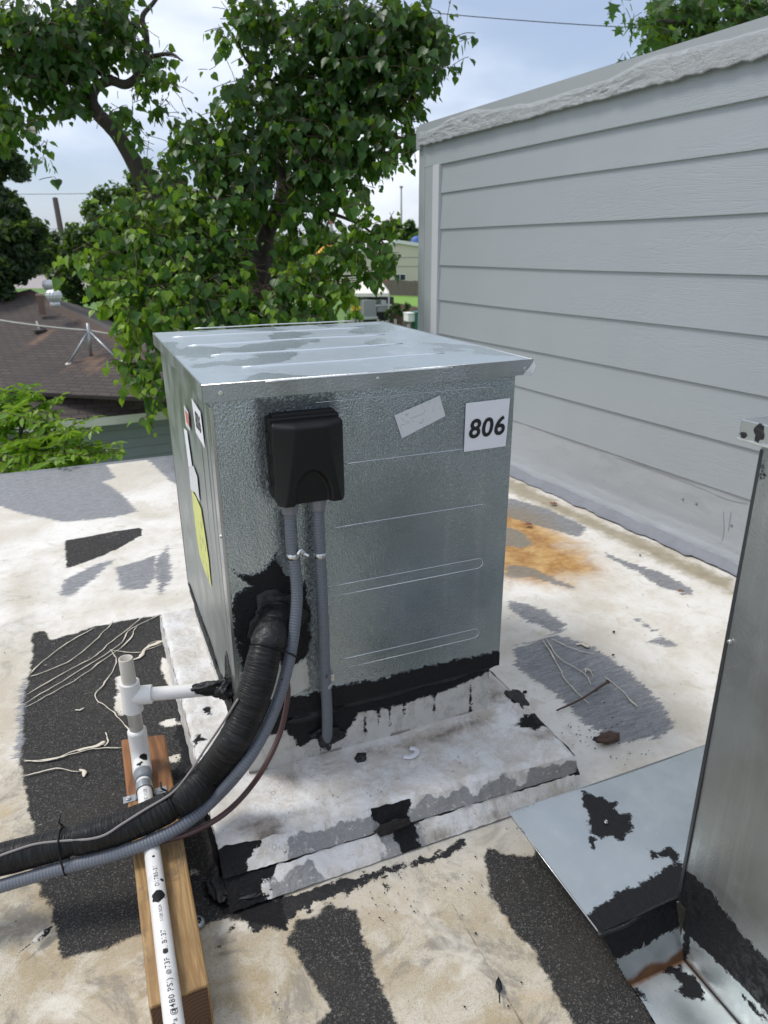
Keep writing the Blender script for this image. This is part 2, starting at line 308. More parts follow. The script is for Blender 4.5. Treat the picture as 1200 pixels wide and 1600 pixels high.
def m_ribs(name, col, freq, st, rough=.4, dirt=.1, bd=.0012):
    s = NT(name); u = s.xyz(s.uvo)[0]; rib = s.math('SINE', s.math('MULTIPLY', u, freq*2*math.pi))
    c = s.mix(s.rng(s.noise(30, 6, .7), .5, .75, 0, dirt*3), col, tuple(x*.5+.06 for x in col)); c = s.mix(s.math('MULTIPLY', s.rng(rib, -1, -.4, 1, 0), .35), c, tuple(x*.55 for x in col))
    t = s.rng(s.noise(60, 5, .7), .66, .68); c = s.mix(t, c, TAR)
    return s.set(c, rough, 0., s.bump(rib, st, bd))
def m_wrap():
    s = NT('black_tape_wrap'); u = s.xyz(s.uvo); cv = s.n('ShaderNodeCombineXYZ'); s.l(u[0], cv.inputs[0]); s.l(s.math('MULTIPLY', s.math('COSINE', s.math('MULTIPLY', u[1], 6.2832)), .03), cv.inputs[1]); s.l(s.math('MULTIPLY', s.math('SINE', s.math('MULTIPLY', u[1], 6.2832)), .03), cv.inputs[2])
    wr = s.noise(1, 3, .55, .3, v=s.map(cv.outputs[0], (260, 26, 26))); lp = s.math('FRACT', s.math('ADD', s.math('MULTIPLY', u[0], 14), s.math('MULTIPLY', u[1], 1.0)))
    h = s.math('ADD', wr, s.math('MULTIPLY', lp, .12)); c = s.mix(s.rng(wr, .4, .7), (.006, .006, .006), (.018, .018, .018))
    return (s.put(s.b.inputs['Specular IOR Level'], .28), s.set(c, s.rng(s.noise(25), .3, .7, .32, .55), 0., s.bump(h, 1., .0042)))[1]
def m_pvc(name='white_pvc', col=(.72, .71, .68)):
    s = NT(name); c = s.mix(s.rng(s.noise(22, 6, .7, v=s.map(s.obj, (1, 1, .3))), .5, .75, 0, .5), col, tuple(x*.62 for x in col)); c = s.mix(s.rng(s.noise(12, 7, .75, v=s.map(s.obj, (1, 1, .25))), .62, .72, 0, .6), c, (.22, .18, .13))
    t = s.mask('tar', .010, 70, .0008)
    c, r, me, h = tar_layer(s, t, c, .32, 0., s.math('MULTIPLY', s.noise(90), .1))
    return s.set(c, r, me, s.bump(h, .3, .0015))
def m_leaf(name, dark, mid, new):
    s = NT(name); a = s.attr('tint'); c = s.mix(s.rng(a, 0, .55, smooth=False), dark, mid); c = s.mix(s.rng(a, .6, 1., smooth=False), c, new)
    c = s.mix(s.rng(s.noise(40, 2), .3, .7, 0, .35), c, tuple(x*.55 for x in mid))
    s.set(c, .38, 0.); s.b.inputs['Specular IOR Level'].default_value = .4
    tr = s.n('ShaderNodeBsdfTranslucent'); s.put(tr.inputs['Color'], s.mix(.5, c, (.30, .50, .03), 'MIX')); ms = s.n('ShaderNodeMixShader'); ms.inputs[0].default_value = .44
    s.l(s.b.outputs[0], ms.inputs[1]); s.l(tr.outputs[0], ms.inputs[2]); s.l(ms.outputs[0], s.out.inputs[0]); return s.m
def m_bark():
    s = NT('bark'); n = s.noise(30, 7, .7, v=s.map(s.obj, (1, 1, .3))); return s.set(s.mix(n, (.018, .015, .012), (.085, .07, .058)), .9, 0., s.bump(n, .8, .02))
def m_shingle():
    s = NT('brown_shingles'); br = s.n('ShaderNodeTexBrick'); s.l(s.uvo, br.inputs['Vector']); br.inputs['Scale'].default_value = 1; br.inputs['Brick Width'].default_value = .22; br.inputs['Row Height'].default_value = .105; br.inputs['Mortar Size'].default_value = .012
    br.inputs['Color1'].default_value = (.062, .047, .040, 1); br.inputs['Color2'].default_value = (.085, .066, .056, 1); br.inputs['Mortar'].default_value = (.03, .023, .02, 1)
    c = s.mix(s.rng(s.noise(1.2, 6, .6, v=s.map(s.obj, (1, 1, .5))), .35, .7), br.outputs['Color'], (.055, .045, .04)); c = s.mix(.6, br.outputs['Color'], c)
    ru = s.rng(s.math('ADD', s.attr('rust'), s.math('MULTIPLY', s.math('SUBTRACT', s.noise(5, 6, .7), .5), .3)), -.09, .07); c = s.mix(s.math('MULTIPLY', ru, .7), c, (.22, .13, .08))
    return s.set(c, .9, 0., s.bump(br.outputs['Fac'], .5, .01))
def m_glass(): return simple('dark_window_glass', (.03, .04, .05), .08)
M_roof = m_roof(); M_pad = m_pad(); M_sid = m_siding(); M_wood = m_wood(); M_end = m_endgrain()
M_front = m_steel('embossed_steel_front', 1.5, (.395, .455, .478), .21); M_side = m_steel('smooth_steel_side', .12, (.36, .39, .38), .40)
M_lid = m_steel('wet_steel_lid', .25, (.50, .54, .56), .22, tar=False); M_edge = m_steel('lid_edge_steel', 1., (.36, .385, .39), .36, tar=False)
M_cab2 = m_steel('weathered_steel_cabinet', .4, (.30, .322, .325), .42); M_fl = m_steel('flashing_steel', .15, (.46, .505, .525), .40, dirt=.12, tar_off=.005)
M_flo = m_steel('old_galvanised_flashing', .3, (.46, .50, .51), .42, dirt=.45, spangle=True)
M_curb = m_steel('painted_steel_curb', .3, (.55, .55, .53), .45, dirt=.92)
M_zinc = simple('zinc', (.62, .63, .62), .3, 1., 60, .2); M_dzinc = simple('dull_zinc', (.38, .40, .41), .42, .9, 60, .2)
M_tar = (lambda s: s.set(s.mix(s.noise(60), (.004, .004, .0045), (.014, .014, .015)), s.rng(s.noise(30), .3, .7, .32, .65), 0., s.bump(s.noise(70, 5, .65, .5), .9, .004)))(NT('tar'))
M_black = simple('black_plastic', (.006, .006, .0065), .45, 0., 350, .15, bd=.0006); M_black.node_tree.nodes['Principled BSDF'].inputs['Specular IOR Level'].default_value = .3; M_dblack = simple('black_gap', (.004, .004, .004), .7)
M_fit = simple('grey_fitting', (.16, .165, .18), .5, 0, 120, .1); M_cond = m_ribs('grey_conduit', (.135, .15, .175), 190, .32)
M_wrap = m_wrap(); M_pvc = m_pvc(); M_pvcd = m_pvc('weathered_pvc', (.52, .49, .43)); M_gcol = simple('grey_collar', (.20, .22, .24), .5)
M_cable = simple('brown_cable', (.085, .045, .042), .4, 0, 80, .15, var=.2); M_wire = simple('grey_wire', (.22, .20, .19), .5)
M_paper = simple('white_label_paper', (.76, .76, .80), .5, 0, 15, .2, .05, 25); M_ink = simple('black_ink', (.012, .012, .014), .5)
M_yel = (lambda s: s.set(s.mix(s.rng(s.noise(50, 6, .7, v=s.map(s.obj, (1, 1, .5))), .56, .62), (.62, .64, .20), (.22, .20, .12)), .6))(NT('yellow_label_paper'))
M_smear = (lambda s: s.set(s.mix(s.rng(s.noise(70, 6, .7, 1.5), .60, .66), (.62, .63, .64), (.32, .34, .35)), .55))(NT('faded_label_paper'))
M_red = simple('red_print', (.55, .16, .13), .6); M_trim = simple('grey_trim_paint', (.32, .345, .355), .45, 0, 12, .15, .08)
def m_cap():
    s = NT('cap_paint'); v = s.map(s.obj, (1, .4, 1)); n1 = s.noise(16, 8, .7, 1.2, v=v); rd = s.math('ABSOLUTE', s.math('SUBTRACT', n1, .5)); rd2 = s.math('ABSOLUTE', s.math('SUBTRACT', s.noise(34, 7, .7, .8, v=v), .5)); z = s.xyz()[2]
    low = s.rng(s.math('ADD', s.attr('low'), s.math('MULTIPLY', s.math('SUBTRACT', s.noise(6, 6, .7), .5), .5)), .2, .35)
    cr = s.math('MULTIPLY', low, s.rng(rd, .004, .016, 1, 0)); c = s.mix(low, (.315, .335, .345), (.36, .378, .388)); c = s.mix(s.math('MULTIPLY', cr, s.rng(s.noise(5, 4), .45, .6, .1, .8)), c, (.16, .165, .17))
    h = s.math('MULTIPLY', low, s.math('ADD', s.rng(rd, 0, .05), s.rng(rd2, 0, .06, 0, .5)))
    return s.set(c, .42, 0., s.bump(h, .45, .008))
M_cap = m_cap()
M_base = (lambda s: s.set(s.mix(s.rng(s.noise(9, 8, .7, .8, v=s.map(s.obj, (1, .5, 1))), .60, .64, 0, .5), (.355, .375, .39), (.30, .315, .33)), .5, 0., s.bump(s.math('ADD', s.noise(6, 8, .6, .8, v=s.map(s.obj, (1, .4, 1))), s.math('MULTIPLY', s.rng(s.noise(5, 8, .7, .8), .5, .51), .15)), .35, .010)))(NT('wall_base_paint'))
M_memb = simple('grey_membrane', (.20, .21, .235), .6, 0, 30, .5, .25, 10, .01)
M_bark = m_bark()
M_tall = m_leaf('tallow_leaf', (.014, .048, .010), (.050, .145, .018), (.25, .40, .028))
M_oak = m_leaf('oak_leaf', (.022, .040, .022), (.045, .075, .035), (.08, .12, .04)); M_mid = m_leaf('elm_leaf', (.022, .05, .014), (.05, .105, .024), (.13, .22, .03))
M_pin = m_leaf('pinnate_leaf', (.06, .16, .012), (.18, .35, .022), (.33, .50, .04)); M_map = m_leaf('lobed_leaf', (.02, .055, .016), (.05, .13, .022), (.16, .30, .03))
M_shin = m_shingle(); M_house = simple('green_grey_paint', (.25, .27, .295), .7, 0, 0, 0, .08); M_cream = simple('cream_paint', (.62, .57, .45), .7, var=.06)
M_white = simple('white_paint', (.78, .77, .74), .6, var=.05); M_fence = simple('grey_fence_wood', (.12, .10, .085), .9, var=.3, vsc=3); M_grass = simple('grass_green', (.10, .19, .035), .95, var=.35, vsc=.6)
M_road = simple('road_concrete', (.34, .30, .28), .9, var=.1); M_glass = m_glass(); M_dry = simple('dry_leaf', (.20, .075, .04), .7, 0, 60, .5, .3, 40)
M_pole = simple('pole_wood', (.04, .03, .026), .9); M_cpaint = simple('dribbled_paint', (.66, .60, .48), .5, 0, 60, .3, .15, 30)
M_green = simple('green_plastic', (.02, .13, .09), .5); M_pink = simple('pink_bloom', (.55, .22, .22), .8); M_yflo = simple('yellow_bloom', (.65, .45, .03), .8)
M_dbody = simple('dark_clutter', (.05, .048, .045), .8); M_grey = simple('grey_clutter', (.30, .30, .30), .6)
M_blue = simple('blue_tank_paint', (.05, .12, .35), .5); M_orange = simple('orange_paint', (.75, .38, .03), .6); M_twig = simple('twig_bark', (.09, .055, .04), .85, 0, 60, .4, .3, 40)
# ================================================================== setting
GZ = -3.65
g = mesh('ground', [(-1500, -1500, GZ), (1500, -1500, GZ), (1500, 1500, GZ), (-1500, 1500, GZ)], [(0, 1, 2, 3)], M_grass); tag(g, kind='structure')
def street():
    a = Z(-400, 428, GZ); b = Z(500, 424, GZ); c = Z(500, 446, GZ); d = Z(-400, 455, GZ)
    for p in (a, b, c, d): p[2] = GZ+.004
    tag(mesh('street', [d, c, b, a], [(0, 1, 2, 3)], M_road), kind='structure')
street()
# ---- our flat roof. The painted sheet, its coating maps kept as distance attributes on the sheet
def zp(pts, s=1., ox=0, oy=0, z=0.): return [Z(x, y, z)[:2] for x, y in poly_px(pts, s, ox, oy)]
S6 = 2.287
dark = [zp([(110,200),(155,193),(185,225),(260,203),(330,180),(460,155),(575,135),(590,210),(612,300),(645,400),(670,500),(700,640),(790,800),(1000,1000),(1020,1260),(960,1235),(800,1215),(700,1245),(690,1225),(480,1280),(230,1355),(205,1270),(185,1180),(140,1110),(112,1000),(122,900),(95,780),(72,660),(82,560),(85,450),(100,350),(115,290)], S6, 0, 900),
        zp([(380,570),(470,590),(500,680),(540,800),(600,960),(335,960),(395,870),(350,800),(305,720),(275,675),(310,620),(370,600)], 1.846, 300, 1100),
        zp([(848,395),(900,430),(980,430),(1000,360),(1150,420),(1300,700),(1400,960),(1130,960),(1060,850),(980,700),(930,650),(870,560),(850,480)], 1.846, 300, 1100),
        zp([(102,843),(160,832),(220,822),(222,835),(195,850),(160,867),(103,887)])]
cream = [zp([(415,360),(440,350),(440,490),(415,480),(405,430),(420,420)], S6, 0, 900), zp([(580,285),(612,310),(640,410),(600,390),(575,330)], S6, 0, 900), zp([(575,515),(640,500),(655,530),(590,532)], S6, 0, 900),
         zp([(590,640),(640,632),(655,655),(600,660)], S6, 0, 900), zp([(668,1040),(700,1035),(700,1060),(675,1060)], S6, 0, 900)]
grey = [zp([(-60,752),(0,742),(165,722),(180,745),(160,752),(175,760),(195,775),(215,797),(180,806),(100,815),(30,800),(0,790),(-80,790)]), zp([(225,712),(290,708),(290,760),(268,752),(250,735)]),
        zp([(790,775),(860,795),(917,822),(905,838),(850,822),(790,805)]), zp([(795,935),(850,950),(887,975),(872,987),(825,968),(795,950)]),
        zp([(800,1010),(870,988),(930,1010),(985,1048),(1022,1082),(1055,1128),(1040,1147),(970,1160),(920,1133),(880,1092),(840,1062),(808,1040)]),
        zp([(945,862),(975,875),(1040,895),(1085,920),(1080,928),(1030,915),(1000,895),(950,870)]), zp([(983,962),(1000,966),(1030,985),(1020,985)]), zp([(1012,1003),(1035,990),(1060,1008),(1040,1008)]),
        zp([(790,878),(830,885),(900,917),(895,920),(830,900),(790,900)]), zp([(785,820),(815,828),(835,850),(815,855),(785,850)]), zp([(180,885),(243,866),(246,895),(228,918),(190,922)]), zp([(90,930),(100,905),(150,880),(180,872),(150,900),(110,930)]), zp([(238,880),(262,850),(268,900),(250,930)]), zp([(30,1080),(38,1060),(48,1100),(40,1200),(25,1180)])]
rust = [zp([(700,770),(800,790),(850,805),(900,850),(935,890),(870,912),(800,905),(700,910)]), zp([(700,900),(880,870),(960,900),(900,920),(700,915)])]
rust = [rust[0]]
beige = [zp([(-400,1230),(0,1200),(20,1080),(30,900),(60,1040),(330,1350),(700,1330),(1100,1300),(1500,1800),(600,2500),(-600,2500)]), zp([(-10,1000),(40,1010),(60,1300),(-60,1300)])]
algae = [zp([(790,742),(850,772),(900,800),(1000,838),(1060,868),(1145,905),(1145,925),(1060,890),(1000,860),(900,812),(850,790),(790,765)])]
seam = [zp([(x+dx, y) for x, y in ((690,450),(722,520),(790,640),(880,790),(975,960))for dx in (0,)]+[(985,960),(888,790),(797,640),(727,520),(693,450)], 1.846, 300, 1100),
        ]
wet = [zp([(785,815),(850,835),(850,890),(785,890)])]
tarf = [zp([(338,1335),(425,1405),(530,1374),(700,1328),(720,1305),(728,1312),(700,1338),(640,1352),(560,1380),(520,1398),(470,1412),(445,1450),(420,1442),(400,1455),(385,1430),(360,1425),(335,1415),(315,1385)]),
        zp([(545,520),(560,500),(575,520),(560,535)], 1.846, 300, 1100), zp([(320,580),(345,567),(350,590),(330,600)], 1.846, 300, 1100), zp([(440,530),(460,525),(465,550),(445,555)], 1.846, 300, 1100),
        zp([(100,640),(125,622),(130,635),(105,660)], 1.846, 300, 1100), zp([(60,697),(88,690),(90,697),(65,706)], 1.846, 300, 1100),
        zp([(640,480),(665,560),(690,590),(690,640),(640,760),(620,700),(650,620),(625,560)], S6, 0, 900), zp([(925,1150),(955,1143),(968,1158),(930,1160)]), zp([(790,1290),(830,1300),(905,1330),(960,1440),(1010,1560),(1040,1640),(1090,1640),(1000,1500),(900,1350),(850,1290)])]
xs = np.arange(-1.35, 2.3, .0085); ys = np.concatenate([np.arange(-1.1, 1.0, .0085), np.arange(1.0, 2.79, .014)])
PTS = None
def zfn(u, v):
    z = np.zeros(len(u)); dx = np.array([nz(a, b, 0, 1.7, 3) for a, b in zip(u[::1], v[::1])])
    z += .004*dx; return np.stack([u, v, z-.004], 1)
def A(polys, neg=None):
    def f(u, v):
        p = np.stack([u, v], 1); d = sdf(p, polys)
        if neg: d = np.minimum(d, -sdf(p, neg))
        return d
    return f
roof = grid('flat_roof', xs, ys, zfn, M_roof, attrs=dict(dark=A(dark, cream), grey=A(grey), rust=A(rust), beige=A(beige), algae=A(algae), seam=A(seam), wet=A(wet), tar=A(tarf)))
tag(roof, kind='structure')
def fl_attr(d=-1.): return lambda u, v: np.full(len(u), d)
def roof_rest():
    def f(u, v): return np.stack([u, v, u*0-.01], 1)
    at = {k: fl_attr() for k in ('dark', 'grey', 'rust', 'beige', 'algae', 'seam', 'wet', 'tar')}
    added_dark = [[(-.4, -1.0), (-.1, -1.0), (0, -2.2), (-.1, -3.6), (-.6, -3.6)], [(.25, -.9), (1.6, -.9), (1.5, -2.4), (.9, -3.8), (.3, -2.6)], [(-1.6, -1.3), (-.8, -1.3), (-.9, -2.4), (-1.8, -2.6)]]; at['dark'] = A(added_dark); at['beige'] = lambda u, v: -1.5-v  # unseen dark patches behind the camera, added to darken the cabinet front's reflection
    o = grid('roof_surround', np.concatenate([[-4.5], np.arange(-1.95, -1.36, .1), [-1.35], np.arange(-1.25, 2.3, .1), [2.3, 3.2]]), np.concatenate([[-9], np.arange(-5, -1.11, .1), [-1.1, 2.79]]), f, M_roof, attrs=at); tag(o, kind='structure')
    e = mesh('roof_edge', *join_data([tube_data([(-4.5, 2.795, -.03), (-1, 2.795, -.028), (-.3, 2.79, -.03), (.6, 2.795, -.03), (3, 2.795, -.03)], .03, 10)])[:2], M_memb, roof, True)
    b = box('building_wall', (-4.5, -9, GZ), (3.2, 2.79, -.045), M_white); tag(b, kind='structure')
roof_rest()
# dribbles of paint: real raised beads on the granules
def dribble(pts, s, ox, oy, r=.0021, name='paint_streak'):
    P = catmull([Z(x, y, .0) for x, y in poly_px(pts, s, ox, oy)], 6); R = [r*(.25+1.3*abs(nz(p[0], p[1], 0, 22, 3))+.15) for p in P]; P = [p+np.array([.004*nz(p[0], p[1], 3, 30, 3), .004*nz(p[0], p[1], 5, 30, 3), 0]) for p in P]; R[0] = R[-1] = r*.2
    V, Fc, UV = tube_data(P, R, 6, True); V = [np.array((v[0], v[1], max(-.002, v[2]*.22)+.0008)) for v in V]; o = mesh(name, V, Fc, M_cpaint, roof, True); return o
for pts in ([(105,350),(160,300),(240,240),(340,185)], [(105,360),(180,335),(270,290),(350,220),(405,160)], [(95,425),(240,340),(330,290),(400,235),(520,140)], [(90,455),(250,360),(420,250),(470,190),(575,138)], [(90,468),(200,410),(300,350),(450,240),(490,180)],
            [(395,265),(430,270),(500,272),(590,240)], [(395,265),(415,310),(375,380),(340,432),(400,480),(450,540),(465,560)], [(80,660),(170,660),(270,625),(375,600)], [(85,715),(200,690),(290,700)], [(85,665),(200,650),(330,620),(440,615)], [(375,560),(385,590),(370,610)], [(590,230),(540,240),(500,290)]):
    dribble(pts, S6, 0, 900)
dribble([(590,230),(550,245),(520,262),(500,290),(480,300)], S6, 0, 900, .007); dribble([(375,590),(340,610),(280,625)], S6, 0, 900, .005)
dribble([(285,690),(300,700),(300,718)], S6, 0, 900, .007); dribble([(265,480),(285,478),(300,470)], S6, 0, 900, .004)
for pts in ([(190,1020),(260,1140),(310,1220),(400,1314)], [(210,1020),(260,1100),(380,1180),(410,1230)], [(230,1020),(330,1070),(430,1090)], [(470,1190),(540,1250),(620,1330)], [(385,1190),(385,1160),(405,1165),(425,1195)]):
    dribble(pts, 2.857, 780, 640, .0022)
dribble([(340,1048),(370,1046),(400,1058)], 2.857, 780, 640, .008)
# ================================================================== equipment pad
PZ = .0744
def make_pad():
    t = thing('equipment_pad', 'white painted layered slab with peeling edges and black tar, under the 806 cabinet', 'roof pad', (.3, .3, 0))
    def zq(pts, s=1., ox=0, oy=0): return zp(pts, s, ox, oy, PZ)
    tar = [zq([(70,430),(160,425),(300,435),(385,450),(370,480),(100,500),(60,480)], 1.846, 300, 1100), zq([(560,350),(620,320),(690,290),(735,300),(740,340),(700,380),(590,400)], 1.846, 300, 1100),
           zq([(930,60),(960,40),(1000,20),(1040,50),(990,75)], 1.846, 300, 1100), zq([(640,520),(665,505),(680,530),(665,560)], 2, 230, 850),
           zq([(145,605),(165,598),(185,615),(150,630)], 2, 230, 850), zq([(200,370),(235,360),(240,385),(205,385)], 2, 230, 850), zq([(175,515),(200,512),(198,530),(176,530)], 2, 230, 850),
           zq([(330,400),(275,420),(225,450),(230,470),(300,480),(345,470)], 2, 230, 850), zq([(100,90),(160,180),(230,360),(275,440),(310,480),(280,350),(180,150),(120,50)], 2, 230, 850),
           zq([(480,322),(500,320),(505,340),(485,342)], 1.846, 300, 1100), zq([(435,350),(462,348),(465,365),(440,368)], 1.846, 300, 1100)]
    stain = [zq([(140,360),(190,325),(270,335),(250,420),(220,420),(170,400)], 1.846, 300, 1100), zq([(500,140),(700,80),(860,20),(870,50),(700,110),(560,150)], 1.846, 300, 1100), zq([(400,725),(470,705),(470,745),(410,750)], 2, 230, 850),
             zq([(1065,420),(1140,480),(1060,500)], 2, 230, 850), zq([(280,190),(330,250),(400,420),(380,440),(300,300)], 1, 0, 0)[:0] or zq([(415,345),(470,340),(460,370),(420,370)], 1.846, 300, 1100),
             zq([(960,90),(1040,70),(1050,100),(990,110)], 1.846, 300, 1100), zq([(640,515),(700,500),(820,470),(940,430),(950,450),(820,490),(700,520)], 2, 230, 850)]
    def front(u, k):      # y of the front edge at x=u; k=0 top edge, 1 joint, 2 bottom
        s = (u+.07)/.733
        return (-.138-.045*s, -.172-.022*s, -.212)[k]
    us = np.linspace(-.07, .663, 190)
    # slab top: u across, v from front to back
    vs = np.concatenate([np.linspace(0, .25, 60), np.linspace(.255, 1, 90)])
    def top(u, v):
        yf = np.array([front(a, 0) for a in u]); jag = np.array([.006*nz(a*30, 3.3, 0, 1, 4) for a in u]); yf = yf+jag; yb = .79
        y = yf+(yb-yf)*v; x = u.copy()
        ex = np.minimum(u+.07, .663-u); x = x + np.where(u < -.065, -.004*np.array([nz(0, b*25, 5) for b in v]), 0)
        z = PZ + np.array([.0035*nz(a, b, 0, 13, 4)+.0015*nz(a, b, 3, 60, 3) for a, b in zip(x, y)])
        ed = np.minimum((y-yf), ex); z -= .006*np.exp(-(ed/.006)**2)
        z += .010*np.exp(-((x-.63)**2+(y+.02)**2)/.0012)*np.array([abs(nz(a, b, 9, 40, 3)) for a, b in zip(x, y)])*2
        return np.stack([x, y, z], 1)
    def att(polys):
        def f(u, v):
            yf = np.array([front(a, 0) for a in u]); y = yf+(.79-yf)*v; return sdf(np.stack([u, y], 1), polys)
        return f
    greyp = [zq([(755,270),(830,262),(900,240),(1010,200),(1100,150),(1110,165),(1000,215),(880,255),(800,290)], 1.846, 300, 1100)]
    grid('slab_top', us, vs, top, M_pad, t, dict(tar=att(tar), stain=att(stain), grey=att(greyp)))
    # upper fascia
    def fas(k0, k1, z0, z1, amp):
        def f(u, v):
            y0 = np.array([front(a, k0) for a in u]); y1 = np.array([front(a, k1) for a in u]); j = np.array([.006*nz(a*30, 3.3, 0, 1, 4) for a in u])
            y = y0+j+(y1-y0-j)*v+np.array([amp*nz(a, b*.05, 1, 40, 3) for a, b in zip(u, v)]); return np.stack([u, y, z0+(z1-z0)*v+np.array([.002*nz(a, 1, 1, 60, 2) for a in u])], 1)
        return f
    def fatt(base, segs):
        def f(u, v):
            d = np.full(len(u), -1.)
            for (a, b, v0, v1) in segs: d = np.maximum(d, np.minimum(np.minimum(u-a, b-u), np.minimum(v-v0, v1-v)*.04))
            d = d+np.array([.030*nz(a_, b_*.035, 5, 13, 5)+.008*nz(a_, b_*.04, 2, 60, 3) for a_, b_ in zip(u, v)])-.006
            return d
        return f
    no = fl_attr()
    grid('upper_fascia', us, np.linspace(0, 1, 12), fas(0, 1, PZ-.004, .036, .0015), M_pad, t, dict(tar=lambda u, v: np.maximum(.075-(u+.07)-.03*v, .045-np.abs(u-.25)-.02*np.abs(v-.3))+np.array([.034*nz(a_, b_*.05, 5, 16, 5) for a_, b_ in zip(u, v)]), stain=no, grey=fatt(0, [(.05, .68, .15, 2)])))
    grid('lower_board', np.linspace(-.069, .655, 170), np.linspace(0, 1, 10), fas(1, 2, .033, 0., .001), M_pad, t, dict(tar=lambda u, v: np.maximum(.09-(u+.07)-.03*v, .030-np.abs(u-.262)-.018*v)+np.array([.034*nz(a_, b_*.05, 8, 16, 5) for a_, b_ in zip(u, v)]), stain=fatt(0, [(.3, .7, .7, 1.1)]), grey=fatt(0, [(.0, .09, .2, 2), (.215, .31, -1, 2)])))
    # left and right flanks
    def flank(x0, dx):
        def f(u, v): return np.stack([x0+dx*v+np.array([.003*nz(a, b*.07, 2, 30, 3) for a, b in zip(u, v)]), u, (PZ-.003)*(1-v)], 1)
        return f
    grid('side_fascia', np.linspace(-.14, .79, 110), np.linspace(0, 1, 8), flank(-.07, -.004), M_pad, t, dict(tar=lambda u, v: np.maximum(np.minimum(.03-u, .2), -np.abs(v-1.2)*.06), stain=no, grey=no))
    grid('side_fascia', np.linspace(-.183, .79, 110), np.linspace(0, 1, 8), flank(.663, .006), M_pad, t, dict(tar=lambda u, v: np.minimum(-.12-u, .1)+.0*v, stain=no, grey=lambda u, v: .01-np.abs(u+.15)*.3))
    # tar slumped over the front left corner
    for (x, y, z, a, b, c, sd) in [(.245, -.184, .042, .035, .005, .014, 5), (.664, -.16, .03, .008, .03, .022, 6), (.655, .03, .074, .02, .04, .004, 8), (-.03, -.185, .006, .045, .020, .007, 9), (-.075, -.15, .004, .02, .04, .006, 12)]:
        blob(x, y, z, a, b, c, sd, t)
def blob(x, y, z, a, b, c, sd=1, root=None, name='tar_lump', mat=None):
    bm = bmesh.new(); bmesh.ops.create_icosphere(bm, subdivisions=4, radius=1)
    for v in bm.verts:
        k = 1+.45*nz(v.co.x*1.4, v.co.y*1.4, v.co.z*1.4+sd*7, 1, 4); v.co = Vector((x+v.co.x*a*k, y+v.co.y*b*k, z+v.co.z*c*k))
    me = bpy.data.meshes.new(name); bm.to_mesh(me); bm.free(); me.materials.append(mat or M_tar); me.polygons.foreach_set('use_smooth', [True]*len(me.polygons))
    o = link(bpy.data.objects.new(name, me))
    if root is not None: keep(o, root)
    return o
make_pad()
# ================================================================== cabinet 806
BX0, BX1, BY0, BY1, BZ0, BZ1 = .0126, .5907, .0148, .7337, .1926, .845
def yq(pts, s=1., ox=0, oy=0, y=BY0): return [Y(px, py, y)[[0, 2]] for px, py in poly_px(pts, s, ox, oy)]
def xq(pts, s=1., ox=0, oy=0, x=BX0): return [X(px, py, x)[[1, 2]] for px, py in poly_px(pts, s, ox, oy)]
def text_mesh(s, size, mat, fn, name, root, extr=0., off=0., shear=0., res=6, sp=1.):
    cu = bpy.data.curves.new(name, 'FONT'); cu.body = s; cu.size = size; cu.offset = off; cu.shear = shear; cu.align_x = 'CENTER'; cu.align_y = 'CENTER'; cu.resolution_u = res; cu.space_character = sp
    tmp = bpy.data.objects.new('tmp', cu); COL.objects.link(tmp); bpy.context.view_layer.update()
    me = bpy.data.meshes.new_from_object(tmp.evaluated_get(bpy.context.evaluated_depsgraph_get())); bpy.data.objects.remove(tmp); bpy.data.curves.remove(cu)
    for v in me.vertices: v.co = Vector(fn(v.co.x, v.co.y))
    me.materials.clear(); me.materials.append(mat); me.name = name; o = link(bpy.data.objects.new(name, me))
    if root is not None: keep(o, root) if not isinstance(root, tuple) else None
    return o
def sub(o, parent):      # sub-part whose vertices are in world space, under a part whose own vertices are in world space
    o.parent = parent; return o
def screw(c, axis, root, r=.0042, name='screw'): return lathe(name, c, [(r*1.35, 0), (r*1.35, .0006), (r, .0008), (r, .0032), (r*.8, .0038)], M_zinc, root, 6 if r > .004 else 8, axis, False)
